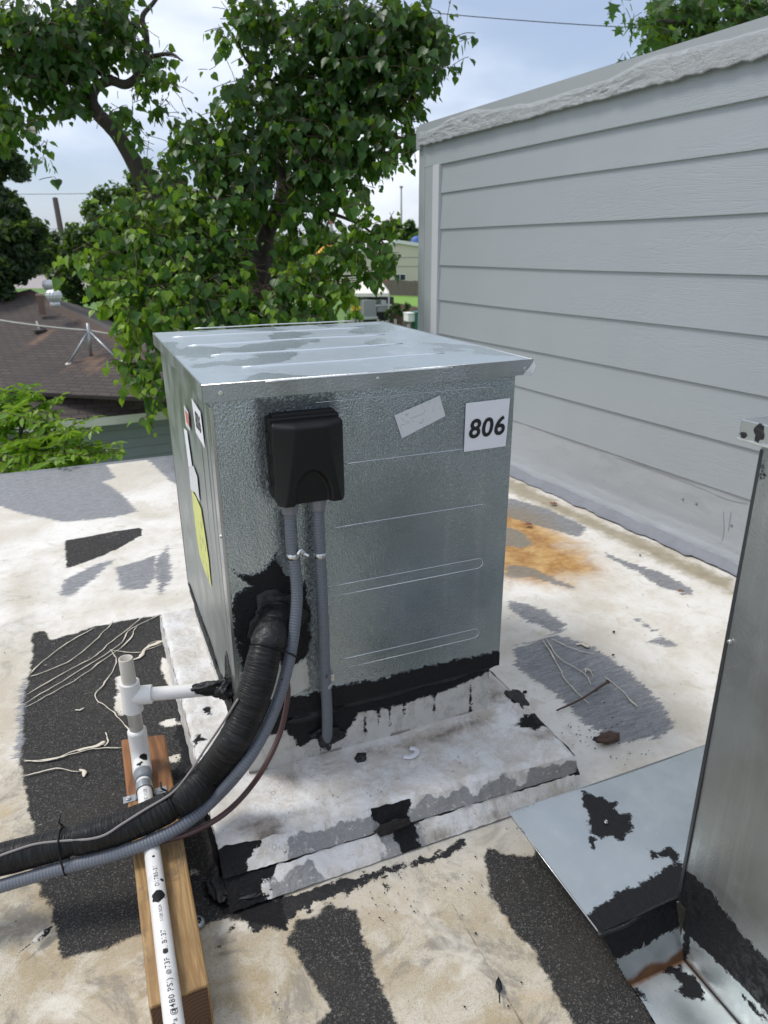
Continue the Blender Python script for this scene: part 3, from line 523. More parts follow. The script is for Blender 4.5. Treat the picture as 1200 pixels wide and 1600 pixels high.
def make_cabinet():
    t = thing('equipment_cabinet', 'embossed galvanised steel rooftop cabinet with white 806 label, black tar round its base', 'equipment cabinet', (.3, .37, .1926))
    tar = [yq([(265,85),(300,98),(350,92),(378,60),(400,25),(415,60),(430,95),(470,100),(490,120),(508,200),(508,330),(480,365),(450,385),(380,330),(350,330),(322,385),(300,400),(290,345),(272,300),(266,180),(280,150),(330,130),(300,110)], 2, 230, 850),
           yq([(360,485),(440,482),(510,470),(560,450),(640,432),(700,427),(800,400),(900,372),(1095,335),(1115,335),(1115,470),(300,640),(300,500)], 2, 230, 850)]
    dust = [yq([(398,622),(520,615),(525,640),(420,650),(420,780),(404,760),(398,700)]), yq([(478,790),(486,790),(488,1080),(478,1080)]), yq([(435,800),(443,800),(445,880),(437,880)])]
    paint = [yq([(440,385),(500,360),(508,450),(440,480)], 2, 230, 850)]
    us = np.linspace(BX0, BX1, 150); vs = np.linspace(BZ0, BZ1, 165); a2 = lambda p: (lambda u, v: sdf(np.stack([u, v], 1), p)); no = fl_attr()
    def ff(u, v):
        d = tart(u, v); y = BY0-.0022*np.clip(d/.004, 0, 1)+.0012*np.sin(u*9+1)*np.sin(v*7); return np.stack([u, y, v], 1)
    tart = a2(tar)
    fp = grid('front_panel', us, vs, ff, M_front, t, dict(tar=a2(tar), dust=a2(dust), paint=a2(paint), rust=no))
    # pressed stiffening beads
    def bead(b_, x0, full):   # pressed stadium ending at the right in a half circle; the left end sits behind the conduits
        b = Y(*b_, BY0)[[0, 2]]; h = .011; x1 = b[0]-h; z = b[1]; P = [(x0+(x1-x0)*k/6, z+h) for k in range(7)]
        for k in range(1, 10 if full > 0 else 6): th = math.pi/2-math.pi*k/9; P.append((x1+h*math.cos(th), z+h*math.sin(th)))
        if full > 0: P.append((x0+.02, z-h))
        Q = [(x, BY0+.0012*math.sin(x*9+1)*math.sin(z*7)-.0003, z) for x, z in P]; o = tube('pressed_rib', Q, .0008, M_front_plain, None, 6, True); sub(o, fp)
        for at in ('tar', 'dust', 'paint', 'rust'):
            A_ = o.data.attributes.new(at, 'FLOAT', 'POINT'); A_.data.foreach_set('value', [-1.]*len(o.data.vertices))
    for p, x0, fu in (((772,613), .19, 0), ((766,705), .22, 0), ((760,795), .20, 0), ((754,879), .20, 1), ((748,988), .215, 1)): bead(p, x0, fu)
    def sf(u, v): return np.stack([BX0-.0015*np.sin(u*6)*np.sin(v*5)*1., u, v], 1)
    st = [xq([(286,895),(300,925),(330,1000),(345,1050),(372,1095),(372,1160),(280,1000)]), xq([(340,1050),(352,1065),(365,1075),(352,1115),(340,1080)]), xq([(352,1022),(356,1018),(364,1060),(368,1090),(352,1070)])]
    sp = grid('side_panel', np.linspace(BY0, BY1, 120), np.linspace(BZ0, BZ1, 110), sf, M_side, t, dict(tar=a2(st), dust=no, paint=no, rust=no))
    for n in ('side_panel', 'back_panel'):
        if n == 'side_panel': V = [(BX1, BY0, BZ0), (BX1, BY1, BZ0), (BX1, BY1, BZ1), (BX1, BY0, BZ1)]
        else: V = [(BX1, BY1, BZ0), (BX0, BY1, BZ0), (BX0, BY1, BZ1), (BX1, BY1, BZ1)]
        o = mesh(n, V, [(0, 1, 2, 3)], M_side); keep(o, t)
        for at in ('tar', 'dust', 'paint', 'rust'): o.data.attributes.new(at, 'FLOAT', 'POINT').data.foreach_set('value', [-1.]*4)
    o = box('bottom_panel', (BX0+.002, BY0+.002, BZ0-.002), (BX1-.002, BY1-.002, BZ0+.002), M_edge, t)
    # folded corner flange and side seams
    box('corner_flange', (BX0-.0022, BY0-.0016, BZ0+.001), (BX0+.004, BY0+.030, BZ1-.02), M_side_plain, t, .0008)
    for yy in (.062, .10, .165): o = mesh('panel_seam', *tube_data([(BX0-.0004, yy, BZ0+.01), (BX0-.0004, yy, BZ1-.02)], .0009, 6)[:2], M_dzinc); sub(o, sp)
    # lid: corners as measured, a little crowned, folded drip edge
    c00, c10, c11, c01 = [np.array(p) for p in ((0, 0, .864), (.6185, 0, .8655), (.6215, .749, .873), (0, .749, .872))]
    def lf(u, v):
        u = u[:, None]; v = v[:, None]; p = (1-u)*(1-v)*c00+u*(1-v)*c10+u*v*c11+(1-u)*v*c01
        uu = u[:, 0]; vv = v[:, 0]; p[:, 2] += .004*np.sin(math.pi*uu)*np.sin(math.pi*vv)*.4 + np.array([.0016*nz(a, b, 0, 3.2, 2) for a, b in zip(uu, vv)])*np.minimum(1, 12*np.minimum(np.minimum(uu, 1-uu), np.minimum(vv, 1-vv)))
        return p
    def wet(u, v):
        return np.array([nz(a*1.2+3, b*1.1, 0, 2.6, 4) for a, b in zip(u, v)])-.05-.25*np.maximum(0, u-.75)
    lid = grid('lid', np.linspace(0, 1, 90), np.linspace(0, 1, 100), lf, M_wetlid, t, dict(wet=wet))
    def strip(a, b, drop, outn):
        n = 40; V = []
        for k in range(n+1):
            p = a+(b-a)*k/n; w_ = .0012*math.sin(k*.5)+.0008*nz(k*.3, 0); V += [p, p-np.array([0, 0, drop])+np.array(outn)*w_]
        return V, [(2*k, 2*k+2, 2*k+3, 2*k+1) for k in range(n)]
    for a, b, nn in ((c00, c10, (0, -1, 0)), (c10, c11, (1, 0, 0)), (c11, c01, (0, 1, 0)), (c01, c00, (-1, 0, 0))):
        V, Fc = strip(a, b, .0275, nn); o = mesh('lid_drip_edge', V, Fc, M_edge); m_ = o.modifiers.new('s', 'SOLIDIFY'); m_.thickness = .0012; sub(o, lid)
    sub(tube('lid_fold', [c01, c00, c10, c11], .0011, M_zinc, None, 6), lid)
    sub(mesh('bent_corner', [c10+(.0005, -.001, 0), c10+(.004, -.004, -.012), c10+(-.004, -.004, -.030), c10+(-.022, -.002, -.0275), c10+(-.012, .012, -.03)], [(0, 3, 2), (0, 2, 1), (1, 2, 4)], M_zinc), lid)
    lo = lambda u, v, dz=0.: tuple(lf(np.array([u]), np.array([v]))[0]+np.array([0, 0, dz]))
    for (p0, p1) in (((410,590),(715,573)), ((375,571),(700,553)), ((325,553),(640,541)), ((290,539),(610,527)), ((265,526),(585,517)), ((300,514),(560,506))):
        q0 = Z(*p0, .868); q1 = Z(*p1, .868); y0 = (q0[1]+q1[1])/2; P = [(q0[0]+(q1[0]-q0[0])*k/14, y0) for k in range(15)]
        tube('lid_rib', [lo(np.clip(x/.62, 0, 1), y0/.749, .0002) for x, y0 in P], .0016, M_ribw, None, 8).parent = lid
    for x in (.028, .60): sub(screw((x, -.0005, .850), (0, -1, 0), None), lid)
    sub(screw((.30, -.0005, .853), (0, -1, 0), None, .0025), lid)
    s = screw(tuple(X(346, 838, BX0-.002)), (-1, 0, 0), None, .003); s.parent = sp
    # labels
    q = [Y(*p, BY0-.0015) for p in ((725,706), (790,697), (797,622), (728,630))]
    lb = mesh('number_label', q, [(0, 1, 2, 3)], M_paper, None); lb['label'] = 'white paper label reading 806'; keep(lb, t)
    m_ = lb.modifiers.new('s', 'SOLIDIFY'); m_.thickness = .0004; m_.offset = -1
    cx = (q[0]+q[1]+q[2]+q[3])/4; ex = (q[1]-q[0]); ex /= np.linalg.norm(ex); ez = np.array([0, 0, 1.]); wl = np.linalg.norm(q[1]-q[0])
    tm = text_mesh('806', .0485, M_ink, lambda x, y: cx+ex*x*1.05+ez*(y*1.04-.006)+np.array([0, -.0010, 0]), 'number', None, off=.0012, shear=.12, sp=1.08); sub(tm, lb)
    q = [Y(*p, BY0-.0012) for p in ((628,685), (696,650), (687,618), (616,649))]
    o = mesh('faded_label', q, [(0, 1, 2, 3)], M_smear); keep(o, t); o['label'] = 'crooked white label with faded scribbled print'
    sub(mesh('faded_print', *join_data([tube_data([Y(*p, BY0-.0014) for p in pl], .0003, 4) for pl in ([(628,664),(632,663)], [(634,663),(638,658),(640,662)], [(641,654),(652,650),(662,646),(664,640)], [(660,661),(661,654)])])[:2], M_grey), o)
    # side labels
    XS = BX0-.0032
    def sl(name, pts, mat, lab, x=XS):
        o = mesh(name, [X(*p, x) for p in pts], [tuple(range(len(pts)))], mat); keep(o, t); o['label'] = lab; return o
    pts = [(299,622), (313,644), (320,701), (306,676)]; o = sl('number_label', pts, M_paper, 'white 806 label seen edge-on near the side top')
    Q = [X(*p, XS-.0006) for p in pts]; c = sum(Q)/4; ey = Q[1]-Q[0]; ey /= np.linalg.norm(ey); eu = Q[0]-Q[3]; H = np.linalg.norm(eu); eu /= H; Wd = np.linalg.norm(Q[1]-Q[0])
    up3 = np.array([0, 0, 1.]); yd = np.array([0, -1., 0])
    sub(text_mesh('806', .043, M_ink, lambda x, y: c+yd*x*.92+up3*(y)+np.array([-.0004, 0, 0]), 'number', None, off=.001, sp=1.0), o)
    f = sl('flag_sticker', [(287,632), (294,644), (297,674), (290,664)], M_smear, 'small red and white flag sticker'); sub(mesh('red_print', [X(*p, XS-.0005) for p in ((289,640), (293.5,647), (296,668), (291,659))], [(0, 1, 2, 3)], M_red), f)
    sl('torn_label', [(287,669), (292,673), (300,728), (295,731), (291,700)], M_paper, 'narrow torn white label strip')
    sl('printed_label', [(295,730), (302,728), (308,745), (312,785), (305,770), (298,765)], M_smear, 'crumpled grey printed label')
    sl('warning_label', [(299,765), (306,776), (314,795), (321,840), (326,875), (330,918), (319,890), (312,868), (306,830)], M_yel, 'pale yellow scuffed warning label')
def m_wetlid():
    s = NT('wet_lid_steel'); e = s.noise(230, 3, .6, .5); wm = s.rng(s.math('ADD', s.attr('wet'), s.math('MULTIPLY', s.math('SUBTRACT', s.noise(20, 5), .5), .12)), -.03, .05); b = s.noise(5, 6, .6, .5)
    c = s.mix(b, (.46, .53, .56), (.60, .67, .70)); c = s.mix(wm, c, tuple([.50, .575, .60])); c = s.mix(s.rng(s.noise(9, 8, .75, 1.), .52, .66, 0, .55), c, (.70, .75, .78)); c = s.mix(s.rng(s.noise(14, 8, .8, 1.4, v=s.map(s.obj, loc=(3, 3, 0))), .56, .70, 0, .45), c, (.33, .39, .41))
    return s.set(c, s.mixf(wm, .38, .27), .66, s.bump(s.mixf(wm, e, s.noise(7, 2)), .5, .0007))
M_wetlid = m_wetlid()
M_ribw = simple('lid_rib_steel', (.74, .78, .80), .3, .7); M_front_plain = simple('rib_steel', (.72, .74, .75), .2, 1.); M_side_plain = m_steel('corner_steel', .05, (.44, .46, .46), .32, tar=False)
make_cabinet()
# ---- curb under the cabinet
def make_curb():
    t = thing('roof_curb', 'low steel curb painted dirty white between the 806 cabinet and the slab', 'roof curb', (.3, .37, PZ))
    a2 = lambda p: (lambda u, v: sdf(np.stack([u, v], 1), p)); y = .024
    tar = [yq([(300,500),(395,470),(1100,300),(1095,395),(1060,405),(950,452),(800,500),(700,520),(660,528),(640,560),(612,605),(590,612),(560,600),(540,590),(500,622),(480,632),(455,605),(440,582),(395,592),(300,640)], 2, 230, 850, y)]
    tar += [yq([(x, yy), (x+5, yy), (x+4, yy+l), (x+1, yy+l)], 2, 230, 850, y) for x, yy, l in ((680,520,70), (755,505,60), (800,500,30), (895,470,60), (1008,440,110), (720,515,50), (540,600,70))]
    no = fl_attr()
    grid('curb_front', np.linspace(.022, .572, 150), np.linspace(PZ-.004, .1905, 40), lambda u, v: np.stack([u, y-.0015*np.clip(a2(tar)(u, v)/.004, 0, 1)+.001*np.sin(u*14), v], 1), M_curb, t, dict(tar=a2(tar), dust=no, paint=no, rust=lambda u, v: .0-np.abs(v-PZ-.001)+np.where(np.sin(u*40) > .6, .003, -.004)))
    grid('curb_side', np.linspace(.024, .724, 90), np.linspace(PZ-.004, .1905, 20), lambda u, v: np.stack([u*0+.022, u, v], 1), M_curb, t, dict(tar=lambda u, v: v-.10, dust=no, paint=no, rust=no))
    grid('curb_side', np.linspace(.024, .724, 30), np.linspace(PZ-.004, .1905, 8), lambda u, v: np.stack([u*0+.572, u, v], 1), M_curb, t, dict(tar=lambda u, v: v-.16, dust=no, paint=no, rust=no))
    for k, (x, z, a, c) in enumerate([(.2, .112, .022, .014), (.18, .13, .03, .01), (.16, .18, .05, .012), (.30, .186, .09, .009), (.45, .19, .09, .008), (.56, .195, .03, .010), (.36, .21, .012, .003)]): blob(x, .0195, z, a, .005, c, 20+k, t)
    blob(.245, -.022, PZ+.003, .012, .010, .010, 31, t); blob(.012, .45, .196, .006, .26, .006, 33, t); blob(.008, .09, .20, .008, .05, .02, 35, t)
    p = Z(640, 1178, PZ); o = tube('peeled_flap', catmull([p+(-.016, -.006, .004), p+(-.004, -.014, .007), p+(.012, -.008, .006), p+(.016, .004, .005), p+(.006, .012, .006)], 5), .006, M_paper); keep(o, t)
    for v in o.data.vertices: v.co.z = PZ+.002+(v.co.z-PZ)*.35
make_curb()
# ---- disconnect enclosure
def make_disconnect():
    A0 = Y(416, 648, BY0); x0, x1 = .103, .221; z0, z1 = .656, .798
    t = thing('disconnect_box', 'black plastic electrical disconnect enclosure on the cabinet front, above two grey conduits', 'electrical box', (.167, BY0, .72))
    bb = box('back_box', (x0-.004, BY0-.030, z0+.006), (x1+.002, BY0-.0005, z1+.006), M_black, t, .004)
    for k in range(3): sub(box('hinge_tab', (x0-.0065, BY0-.026, z0+.03+k*.04), (x0-.003, BY0-.012, z0+.044+k*.04), M_dblack, None, .001), bb)
    sub(box('top_gasket', (x0+.004, BY0-.026, z1+.004), (x1-.004, BY0-.004, z1+.010), M_dblack, None, .001), bb)
    # domed cover with pillow faces and a hand recess at the foot
    n = 60; xs_ = np.linspace(0, 1, n); zs_ = np.linspace(0, 1, n)
    def cf(u, v):
        cxx = (x0+x1)/2; w_ = (x1-x0)/2+.002; X_ = (u*2-1); Z_ = (v*2-1)
        def rr(a): return a
        edge = np.maximum(np.abs(X_), np.abs(Z_)); x = cxx+w_*X_; z = (z0+z1)/2+(z1-z0)/2*Z_
        cr = np.hypot(np.maximum(0, np.abs(X_)-.9)/.1, np.maximum(0, np.abs(Z_)-.9)/.1); k = np.where(cr > 1, 1/np.maximum(cr, 1), 1)
        lim = .42+.40*(1-v)**1.2; side = np.clip((np.abs(X_)-lim)/(1-lim+1e-6), 0, 1); curve = 1-.75*side**1.1
        topf = np.clip((v-.0)/1, 0, 1); h = .010+.022*curve*np.clip(1.0-.0*topf, 0, 1); h = h*(1-.55*np.clip((v-.93)/.07, 0, 1)**2)
        dx = X_*(x1-x0)/2; arc = np.hypot(dx/.034, (v)*(z1-z0)/.062); rec = np.clip((1-arc)/.12, 0, 1); h = h-.011*rec*np.clip((.034-np.abs(dx))/.006, 0, 1)
        h = np.where((edge > .995), 0, h); x = np.where(cr > 1, cxx+w_*np.sign(X_)*(.9+.1*(np.abs(X_)-.9)/.1*k), x); z = np.where(cr > 1, (z0+z1)/2+(z1-z0)/2*np.sign(Z_)*(.9+.1*(np.abs(Z_)-.9)/.1*k), z)
        return np.stack([x, BY0-.030-h, z], 1)
    q = lambda n_: np.concatenate([[0, .004], np.linspace(.012, .988, n_), [.996, 1]])
    cv = grid('cover', q(70), q(80), cf, M_black, t); sub(screw((x1-.010, BY0-.046, z0+.014), (0, -1, 0), None, .0022), cv)
    return t
make_disconnect()
def cond_fit(x, z, root):
    o = lathe('fitting', (x, -.018, z-.017), [(.0115, -.002), (.0145, .001), (.0150, .010), (.0162, .011), (.0162, .024)], M_fit, root, 8, (0, 0, 1), False); bevel(o, .001)
    return o
# ---- conduits, line set, cables
def strap(P, T, r, root, name='strap_band', w_=.010, mat=None):
    T = np.array(T, float); T /= np.linalg.norm(T); P = np.array(P, float); return tube(name, [P-T*w_/2, P-T*w_/2*.98, P+T*w_/2*.98, P+T*w_/2], [r, r+.001, r+.001, r], mat or M_zinc, root, 16, True)
def make_lines():
    RC = .0108
    t = thing('drop_conduit', 'straight grey flexible conduit running from the black box down into the tarred curb', 'conduit', (.18, -.018, .12))
    x = Y(497, 800, -.018)[0]
    P = catmull([(x, -.018, .652), (x, -.018, .55), (x+.001, -.017, .42), (x+.001, -.015, .30), (x+.003, -.012, .22), (x+.004, -.004, .16), (x+.005, .006, .118), (x+.005, .012, .105)], 10)
    tube('hose', P, RC, M_cond, t, 16); cond_fit(x, .652, t)
    strap((x, -.018, Y(490, 868, -.018)[2]), (0, 0, 1), RC, t); strap((x+.003, -.013, Y(497, 1073, -.013)[2]), (0, 0, 1), RC, t)
    zz = Y(500, 1073, -.013)[2]; box('strap_tab', (x+.010, .004, zz-.006), (x+.026, .0065, zz+.008), M_zinc, t, .0005); screw((x+.019, .004, zz+.001), (0, -1, 0), t, .003)
    blob(x+.004, .006, .125, .017, .014, .022, 41, t)
    t = thing('sweeping_conduit', 'grey flexible conduit curving from the black box down beside the thick black insulated line', 'conduit', (.12, -.018, .6))
    x2 = Y(453, 800, -.018)[0]
    C2 = [(x2, -.018, .652), (x2, -.018, .57)] + [tuple(Y(px, py, yy)) for px, py, yy in ((459,870,-.020), (464,930,-.028), (459,990,-.045), (450,1040,-.062), (434,1095,-.082), (410,1150,-.105), (378,1200,-.128))]+[tuple(Z(px, py, zz)) for px, py, zz in ((335,1248,.148), (290,1286,.135), (235,1315,.124), (170,1338,.113), (100,1356,.104), (0,1385,.09), (-80,1412,.08), (-160,1440,.07))]
    e_ = np.array(C2[-1]); C2 += [tuple(e_+np.array([-.25*k, .04*k, 0])+[0, 0, .014-e_[2]]) for k in (1, 2, 4, 6)]; CP = catmull(C2, 14); tube('hose', CP, RC, M_cond, t, 16); cond_fit(x2, .652, t)
    strap(Y(458, 868, -.020), (0, .0, 1), RC, t)
    a = Y(460, 868, -.034); b = Y(487, 868, -.034)
    tube('strap_bridge', catmull([a+(.006, .0, .0), a+(.014, .004, .007), (a+b)/2+(0, .006, .006), b+(-.012, .004, .004), b+(-.005, 0, 0)], 6), .0035, M_zinc, t, 8); screw(tuple((a+b)/2+(0, .002, .006)), (0, -1, 0), t, .003)
    # insulated line set
    t = thing('insulated_line', 'thick black insulated refrigerant line wrapped in crinkled tape, leaving the cabinet through tar', 'insulated pipe', (.095, 0, .43))
    H2 = [Y(432, 962, .012), Y(427, 982, -.022), Y(417, 1008, -.052)]+[Y(px, py, yy) for px, py, yy in ((405,1058,-.077), (386,1115,-.092), (362,1163,-.106))]+[Z(px, py, zz) for px, py, zz in ((332,1206,.184), (290,1245,.165), (232,1276,.150), (165,1301,.139), (100,1318,.130), (40,1333,.122), (-40,1353,.115), (-150,1380,.108))]
    HP = catmull(H2, 16); n = len(HP); R = np.full(n, .0295); s_ = np.linspace(0, 1, n); e_ = H2[-1]; EXT = [e_+np.array([-.22*k, .04*k, 0])+[0, 0, .03-e_[2]] for k in (1, 2, 4, 6)]; R *= 1+.03*np.sin(s_*31)
    for k0 in (.27*0+.565, .755): R *= 1-.14*np.exp(-((s_-k0)/.008)**2)
    R *= np.interp(s_, [0, .5, .62, 1], [1, 1, .90, .86])
    HX = np.vstack([HP[16:-16], catmull([HP[-17], HP[-1]]+EXT, 14)[1:]]); tube('insulation', HX, np.concatenate([R[16:-16], np.full(len(HX)-len(HP)+32, R[-1])]), M_wrap, t, 28, fn=lambda s, th: 1+.018*nz(s*90, math.cos(th)*.8, math.sin(th)*.8, 1, 2))
    tube('tar_collar', HP[:34], [.033, .032]+[.0305]*30+[.0295, .0285], M_tar, t, 28, fn=lambda s, th: 1+.12*nz(s*40, math.cos(th)*1.3, math.sin(th)*1.3, 1, 3))
    blob(.100, .011, .415, .050, .007, .055, 51, t)
    global HOSE; HOSE = (HP, R, CP)
    # brown cable
    t = thing('brown_cable', 'thin brown cable looping out from behind the grey conduit over the slab', 'cable', (.1, 0, .3))
    K = [Y(441, 1030, -.030), Y(449, 1068, -.034), Y(448, 1100, -.045), Y(436, 1150, -.06), Y(412, 1200, -.085)]+[Z(px, py, zz) for px, py, zz in ((385,1238,.125), (355,1268,.116), (325,1288,.112), (290,1304,.113), (240,1318,.110), (190,1334,.100))]
    tube('cable', catmull(K, 10), .0052, M_cable, t, 10)
    for o in t.children: o.name = 'sheath'
    # thin wire lying on the hose
    t = thing('thin_wire', 'thin light grey control wire lying along the top of the black insulated line', 'wire', (-.2, -.1, .2))
    K = []
    for (px, py) in ((372,1092), (348,1130), (322,1168), (297,1206), (270,1238), (225,1266), (190,1288), (165,1304), (140,1311), (110,1313), (60,1318), (25,1328), (-10,1341), (-60,1362)):
        d = ray(px, py); best = None
        for i in range(0, len(HP)):      # touch the surface of the insulation
            u = HP[i]-CAM; dd = d/np.linalg.norm(d); k = u@dd; q_ = np.linalg.norm(u-k*dd)
            if best is None or q_ < best[0]: best = (q_, k, R[i])
        dd = d/np.linalg.norm(d); dep = best[1]-math.sqrt(max(0, (best[2]+.0025)**2-best[0]**2)); K.append(CAM+dd*dep)
    tube('sheath', catmull(K, 6), .0021, M_wire, t, 8)
    # zip ties
    def tie(i, both, lab, tail=True):
        tt = thing('cable_tie', lab, 'cable tie', tuple(HP[i]))
        T = HP[i+1]-HP[i-1]; T /= np.linalg.norm(T); c = HP[i]; j = np.argmin(np.linalg.norm(CP-c, axis=1)); d = CP[j]-c; L_ = np.linalg.norm(d)
        e = d-T*(d@T); e /= np.linalg.norm(e); f = np.cross(T, e); P = []
        for k in range(40):
            th = 2*math.pi*k/40; r1 = R[i]+.0012
            p = c+e*math.cos(th)*r1+f*math.sin(th)*r1
            if both and math.cos(th) > .0: p = c+e*(math.cos(th)*(L_+RC+.001)) + f*math.sin(th)*(r1*(1-math.cos(th))+(RC+.002)*math.cos(th)+.002)
            P.append(p)
        tube('band', P+[P[0]], .0017, M_black, tt, 6)
        if tail:
            hd = c+UP*R[i]*.9-FW*R[i]*.5; tube('tail', [c-e*(R[i]+.002), c-e*(R[i]+.012)+T*.004-FW*.006, c-e*(R[i]+.022)+T*.002-FW*.004], .0016, M_black, tt, 6)
    tie(int(n*.165), True, 'black cable tie at the tarred upper end of the insulated line'); tie(int(n*.565), False, 'black cable tie pinching the bend of the insulated line beside the wood block'); tie(int(n*.77), True, 'black cable tie holding conduit and insulated line together at the left of the photo')
make_lines()
# ---- wood block, drain pipe
def make_drain():
    t = thing('wood_block', 'length of orange-brown treated timber lying on the dark roof patch under the white drain pipe', 'timber block', (-.167, -.09, 0))
    top = [(-.209, .222, .089), (-.121, .204, .089), (-.127, -.392, .089), (-.209, -.394, .089)]
    bot = [(x, y, 0) for x, y, z in top]
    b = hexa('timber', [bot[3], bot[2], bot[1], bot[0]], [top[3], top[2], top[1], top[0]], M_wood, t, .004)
    e = mesh('end_grain', [(-.207, -.3952, .003), (-.130, -.3932, .003), (-.130, -.3932, .085), (-.207, -.3952, .085)], [(0, 1, 2, 3)], M_end); keep(e, t)
    RP = .0134
    t = thing('drain_pipe', 'white plastic condensate drain with open riser, tee and long pipe strapped on the timber', 'drain pipe', (-.174, .124, .1))
    bx, by = -.174, .124; top_z = .337
    def tattr(o, segs):
        d = np.full(len(o.data.vertices), -1.); co = np.array([v.co[:] for v in o.data.vertices])
        for c, r in segs: d = np.maximum(d, r-np.linalg.norm(co-np.array(c), axis=1))
        o.data.attributes.new('tar', 'FLOAT', 'POINT').data.foreach_set('value', d); return o
    prof = [(RP, 0), (RP, top_z-.118), (RP-.0003, top_z-.117), (RP-.0028, top_z-.117), (RP-.0028, top_z-.16)]
    o = lathe('riser_pipe', (bx, by, .117), prof[:3]+[(RP-.0028, top_z-.1172), (RP-.0028, top_z-.19)], M_pvcd, t, 32); tattr(o, [])
    zt = .252
    r = .0185; V = tube_data([(bx, by, zt-.034), (bx, by, zt-.0335), (bx, by, zt+.0315), (bx, by, zt+.032)], [RP, r, r, RP], 32); o = mesh('tee_fitting', V[0], V[1], M_pvc, None, True); keep(o, t); tattr(o, []); o.modifiers.new('e', 'EDGE_SPLIT').split_angle = math.radians(50)
    dirn = np.array([.0126-bx, .084-by, -.006]); dirn /= np.linalg.norm(dirn); c0 = np.array([bx, by, zt])
    V = tube_data([c0+dirn*.004, c0+dirn*.038, c0+dirn*.0385], [r, r, RP], 32); o = mesh('tee_outlet', V[0], V[1], M_pvc, None, True); keep(o, t); tattr(o, []); o.modifiers.new('e', 'EDGE_SPLIT').split_angle = math.radians(50)
    V = tube_data([c0+dirn*k for k in np.linspace(.02, .196, 40)], RP, 32); o = mesh('branch_pipe', V[0], V[1], M_pvc, None, True); keep(o, t); tattr(o, [(c0+dirn*.15+np.array([0, 0, .018]), .03), (c0+dirn*.19, .042), (c0+dirn*.128+np.array([0, -.006, .01]), .014)])
    blob(.0, .085, .245, .022, .022, .020, 61, t); blob(-.03, .09, .258, .03, .008, .008, 62, t)
    # elbow turning towards the viewer, collar, long pipe
    zc = .089+.0165; P = catmull([(bx, by, .175), (bx, by, .145), (bx, by-.004, .122), (bx-.0005, by-.014, zc+.001), (bx-.001, by-.03, zc), (bx-.001, by-.050, zc)], 8)
    V = tube_data(P, [RP]+[.0183]*(len(P)-1), 32); o = mesh('elbow_fitting', V[0], V[1], M_pvc, None, True); keep(o, t); tattr(o, [((bx+.006, by-.026, zc+.018), .008), ((bx-.004, by-.042, zc+.02), .006), ((bx+.0, by-.014, zc+.018), .004)])
    tube('collar', [(bx-.001, by-.047, zc), (bx-.001, by-.048, zc), (bx-.002, by-.074, zc), (bx-.002, by-.075, zc)], [RP, .0165, .0165, RP], M_gcol, t, 32)
    y0 = by-.065; y1 = -1.0; n = 120; xp = lambda y: bx-.002-.004*(y0-y)/.6
    P = [(xp(y), y, zc-.0005) for y in np.linspace(y0, y1, n)]
    o = tube('long_pipe', P, RP, M_pvc, t, 32); pa = Z(248, 1400, .118); tattr(o, [((xp(pa[1])+.002, pa[1], zc+RP), .011), ((xp(-.19)+.010, Z(255,1375,.115)[1], zc+.008), .004), ((xp(0), y0-.03, zc+RP), .0055), ((xp(0)-.004, y0-.022, zc+RP), .004)])
    # print along the pipe, wrapped round it
    def wrap(yc, s, size, ang=0.12):
        def f(x, y):
            th = ang - y/(RP+.0002); yy = yc+x; return (xp(yy)+(RP+.0003)*math.sin(th), yy, zc-.0005+(RP+.0003)*math.cos(th))
        o2 = text_mesh(s, size, M_ink, f, 'pipe_print', None, off=.00003, res=3, sp=1.15); sub(o2, o)
    def yat(px, py): return Z(px, py, .117)[1]
    wrap((yat(233,1258)+yat(228,1230))/2, 'PVC 1120', .0085)
    wrap(yat(246,1368), 'D1785-21', .0095); wrap(yat(243,1338), '\u25cf', .006); wrap(yat(252,1427), '1120 SCH', .0065); wrap(yat(256,1470), '3. B137', .0105); wrap(yat(260,1487), '\u25cf', .010); wrap(yat(262,1505), '73F', .0105); wrap(yat(265,1519), '@', .008); wrap(yat(270,1553), '(480 PSI)', .0115); wrap(yat(276,1592), 'kPa @', .0105)
    # pipe strap with two ears
    ys = by-.094; st = thing('pipe_strap', 'dull metal two-hole strap screwed over the drain pipe on the timber', 'pipe strap', (bx, ys, .089))
    prof = [(-.040, .0905), (-.019, .0905), (-.0158, .094)]+[(.0162*math.sin(a), zc+.0162*math.cos(a)) for a in np.linspace(-1.75, 1.75, 16)]+[(.0158, .094), (.019, .0905), (.040, .0905)]
    V = []; 
    for (x, z) in prof: V += [(bx-.002+x, ys-.009, z), (bx-.002+x, ys+.009, z)]
    o = mesh('strap', V, [(2*k, 2*k+2, 2*k+3, 2*k+1) for k in range(len(prof)-1)], M_dzinc); keep(o, st); m_ = o.modifiers.new('s', 'SOLIDIFY'); m_.thickness = .0018; bevel(o, .0006)
    for sx in (-1, 1): screw((bx-.002+sx*.03, ys, .0915), (0, 0, 1), st, .0038)
make_drain()
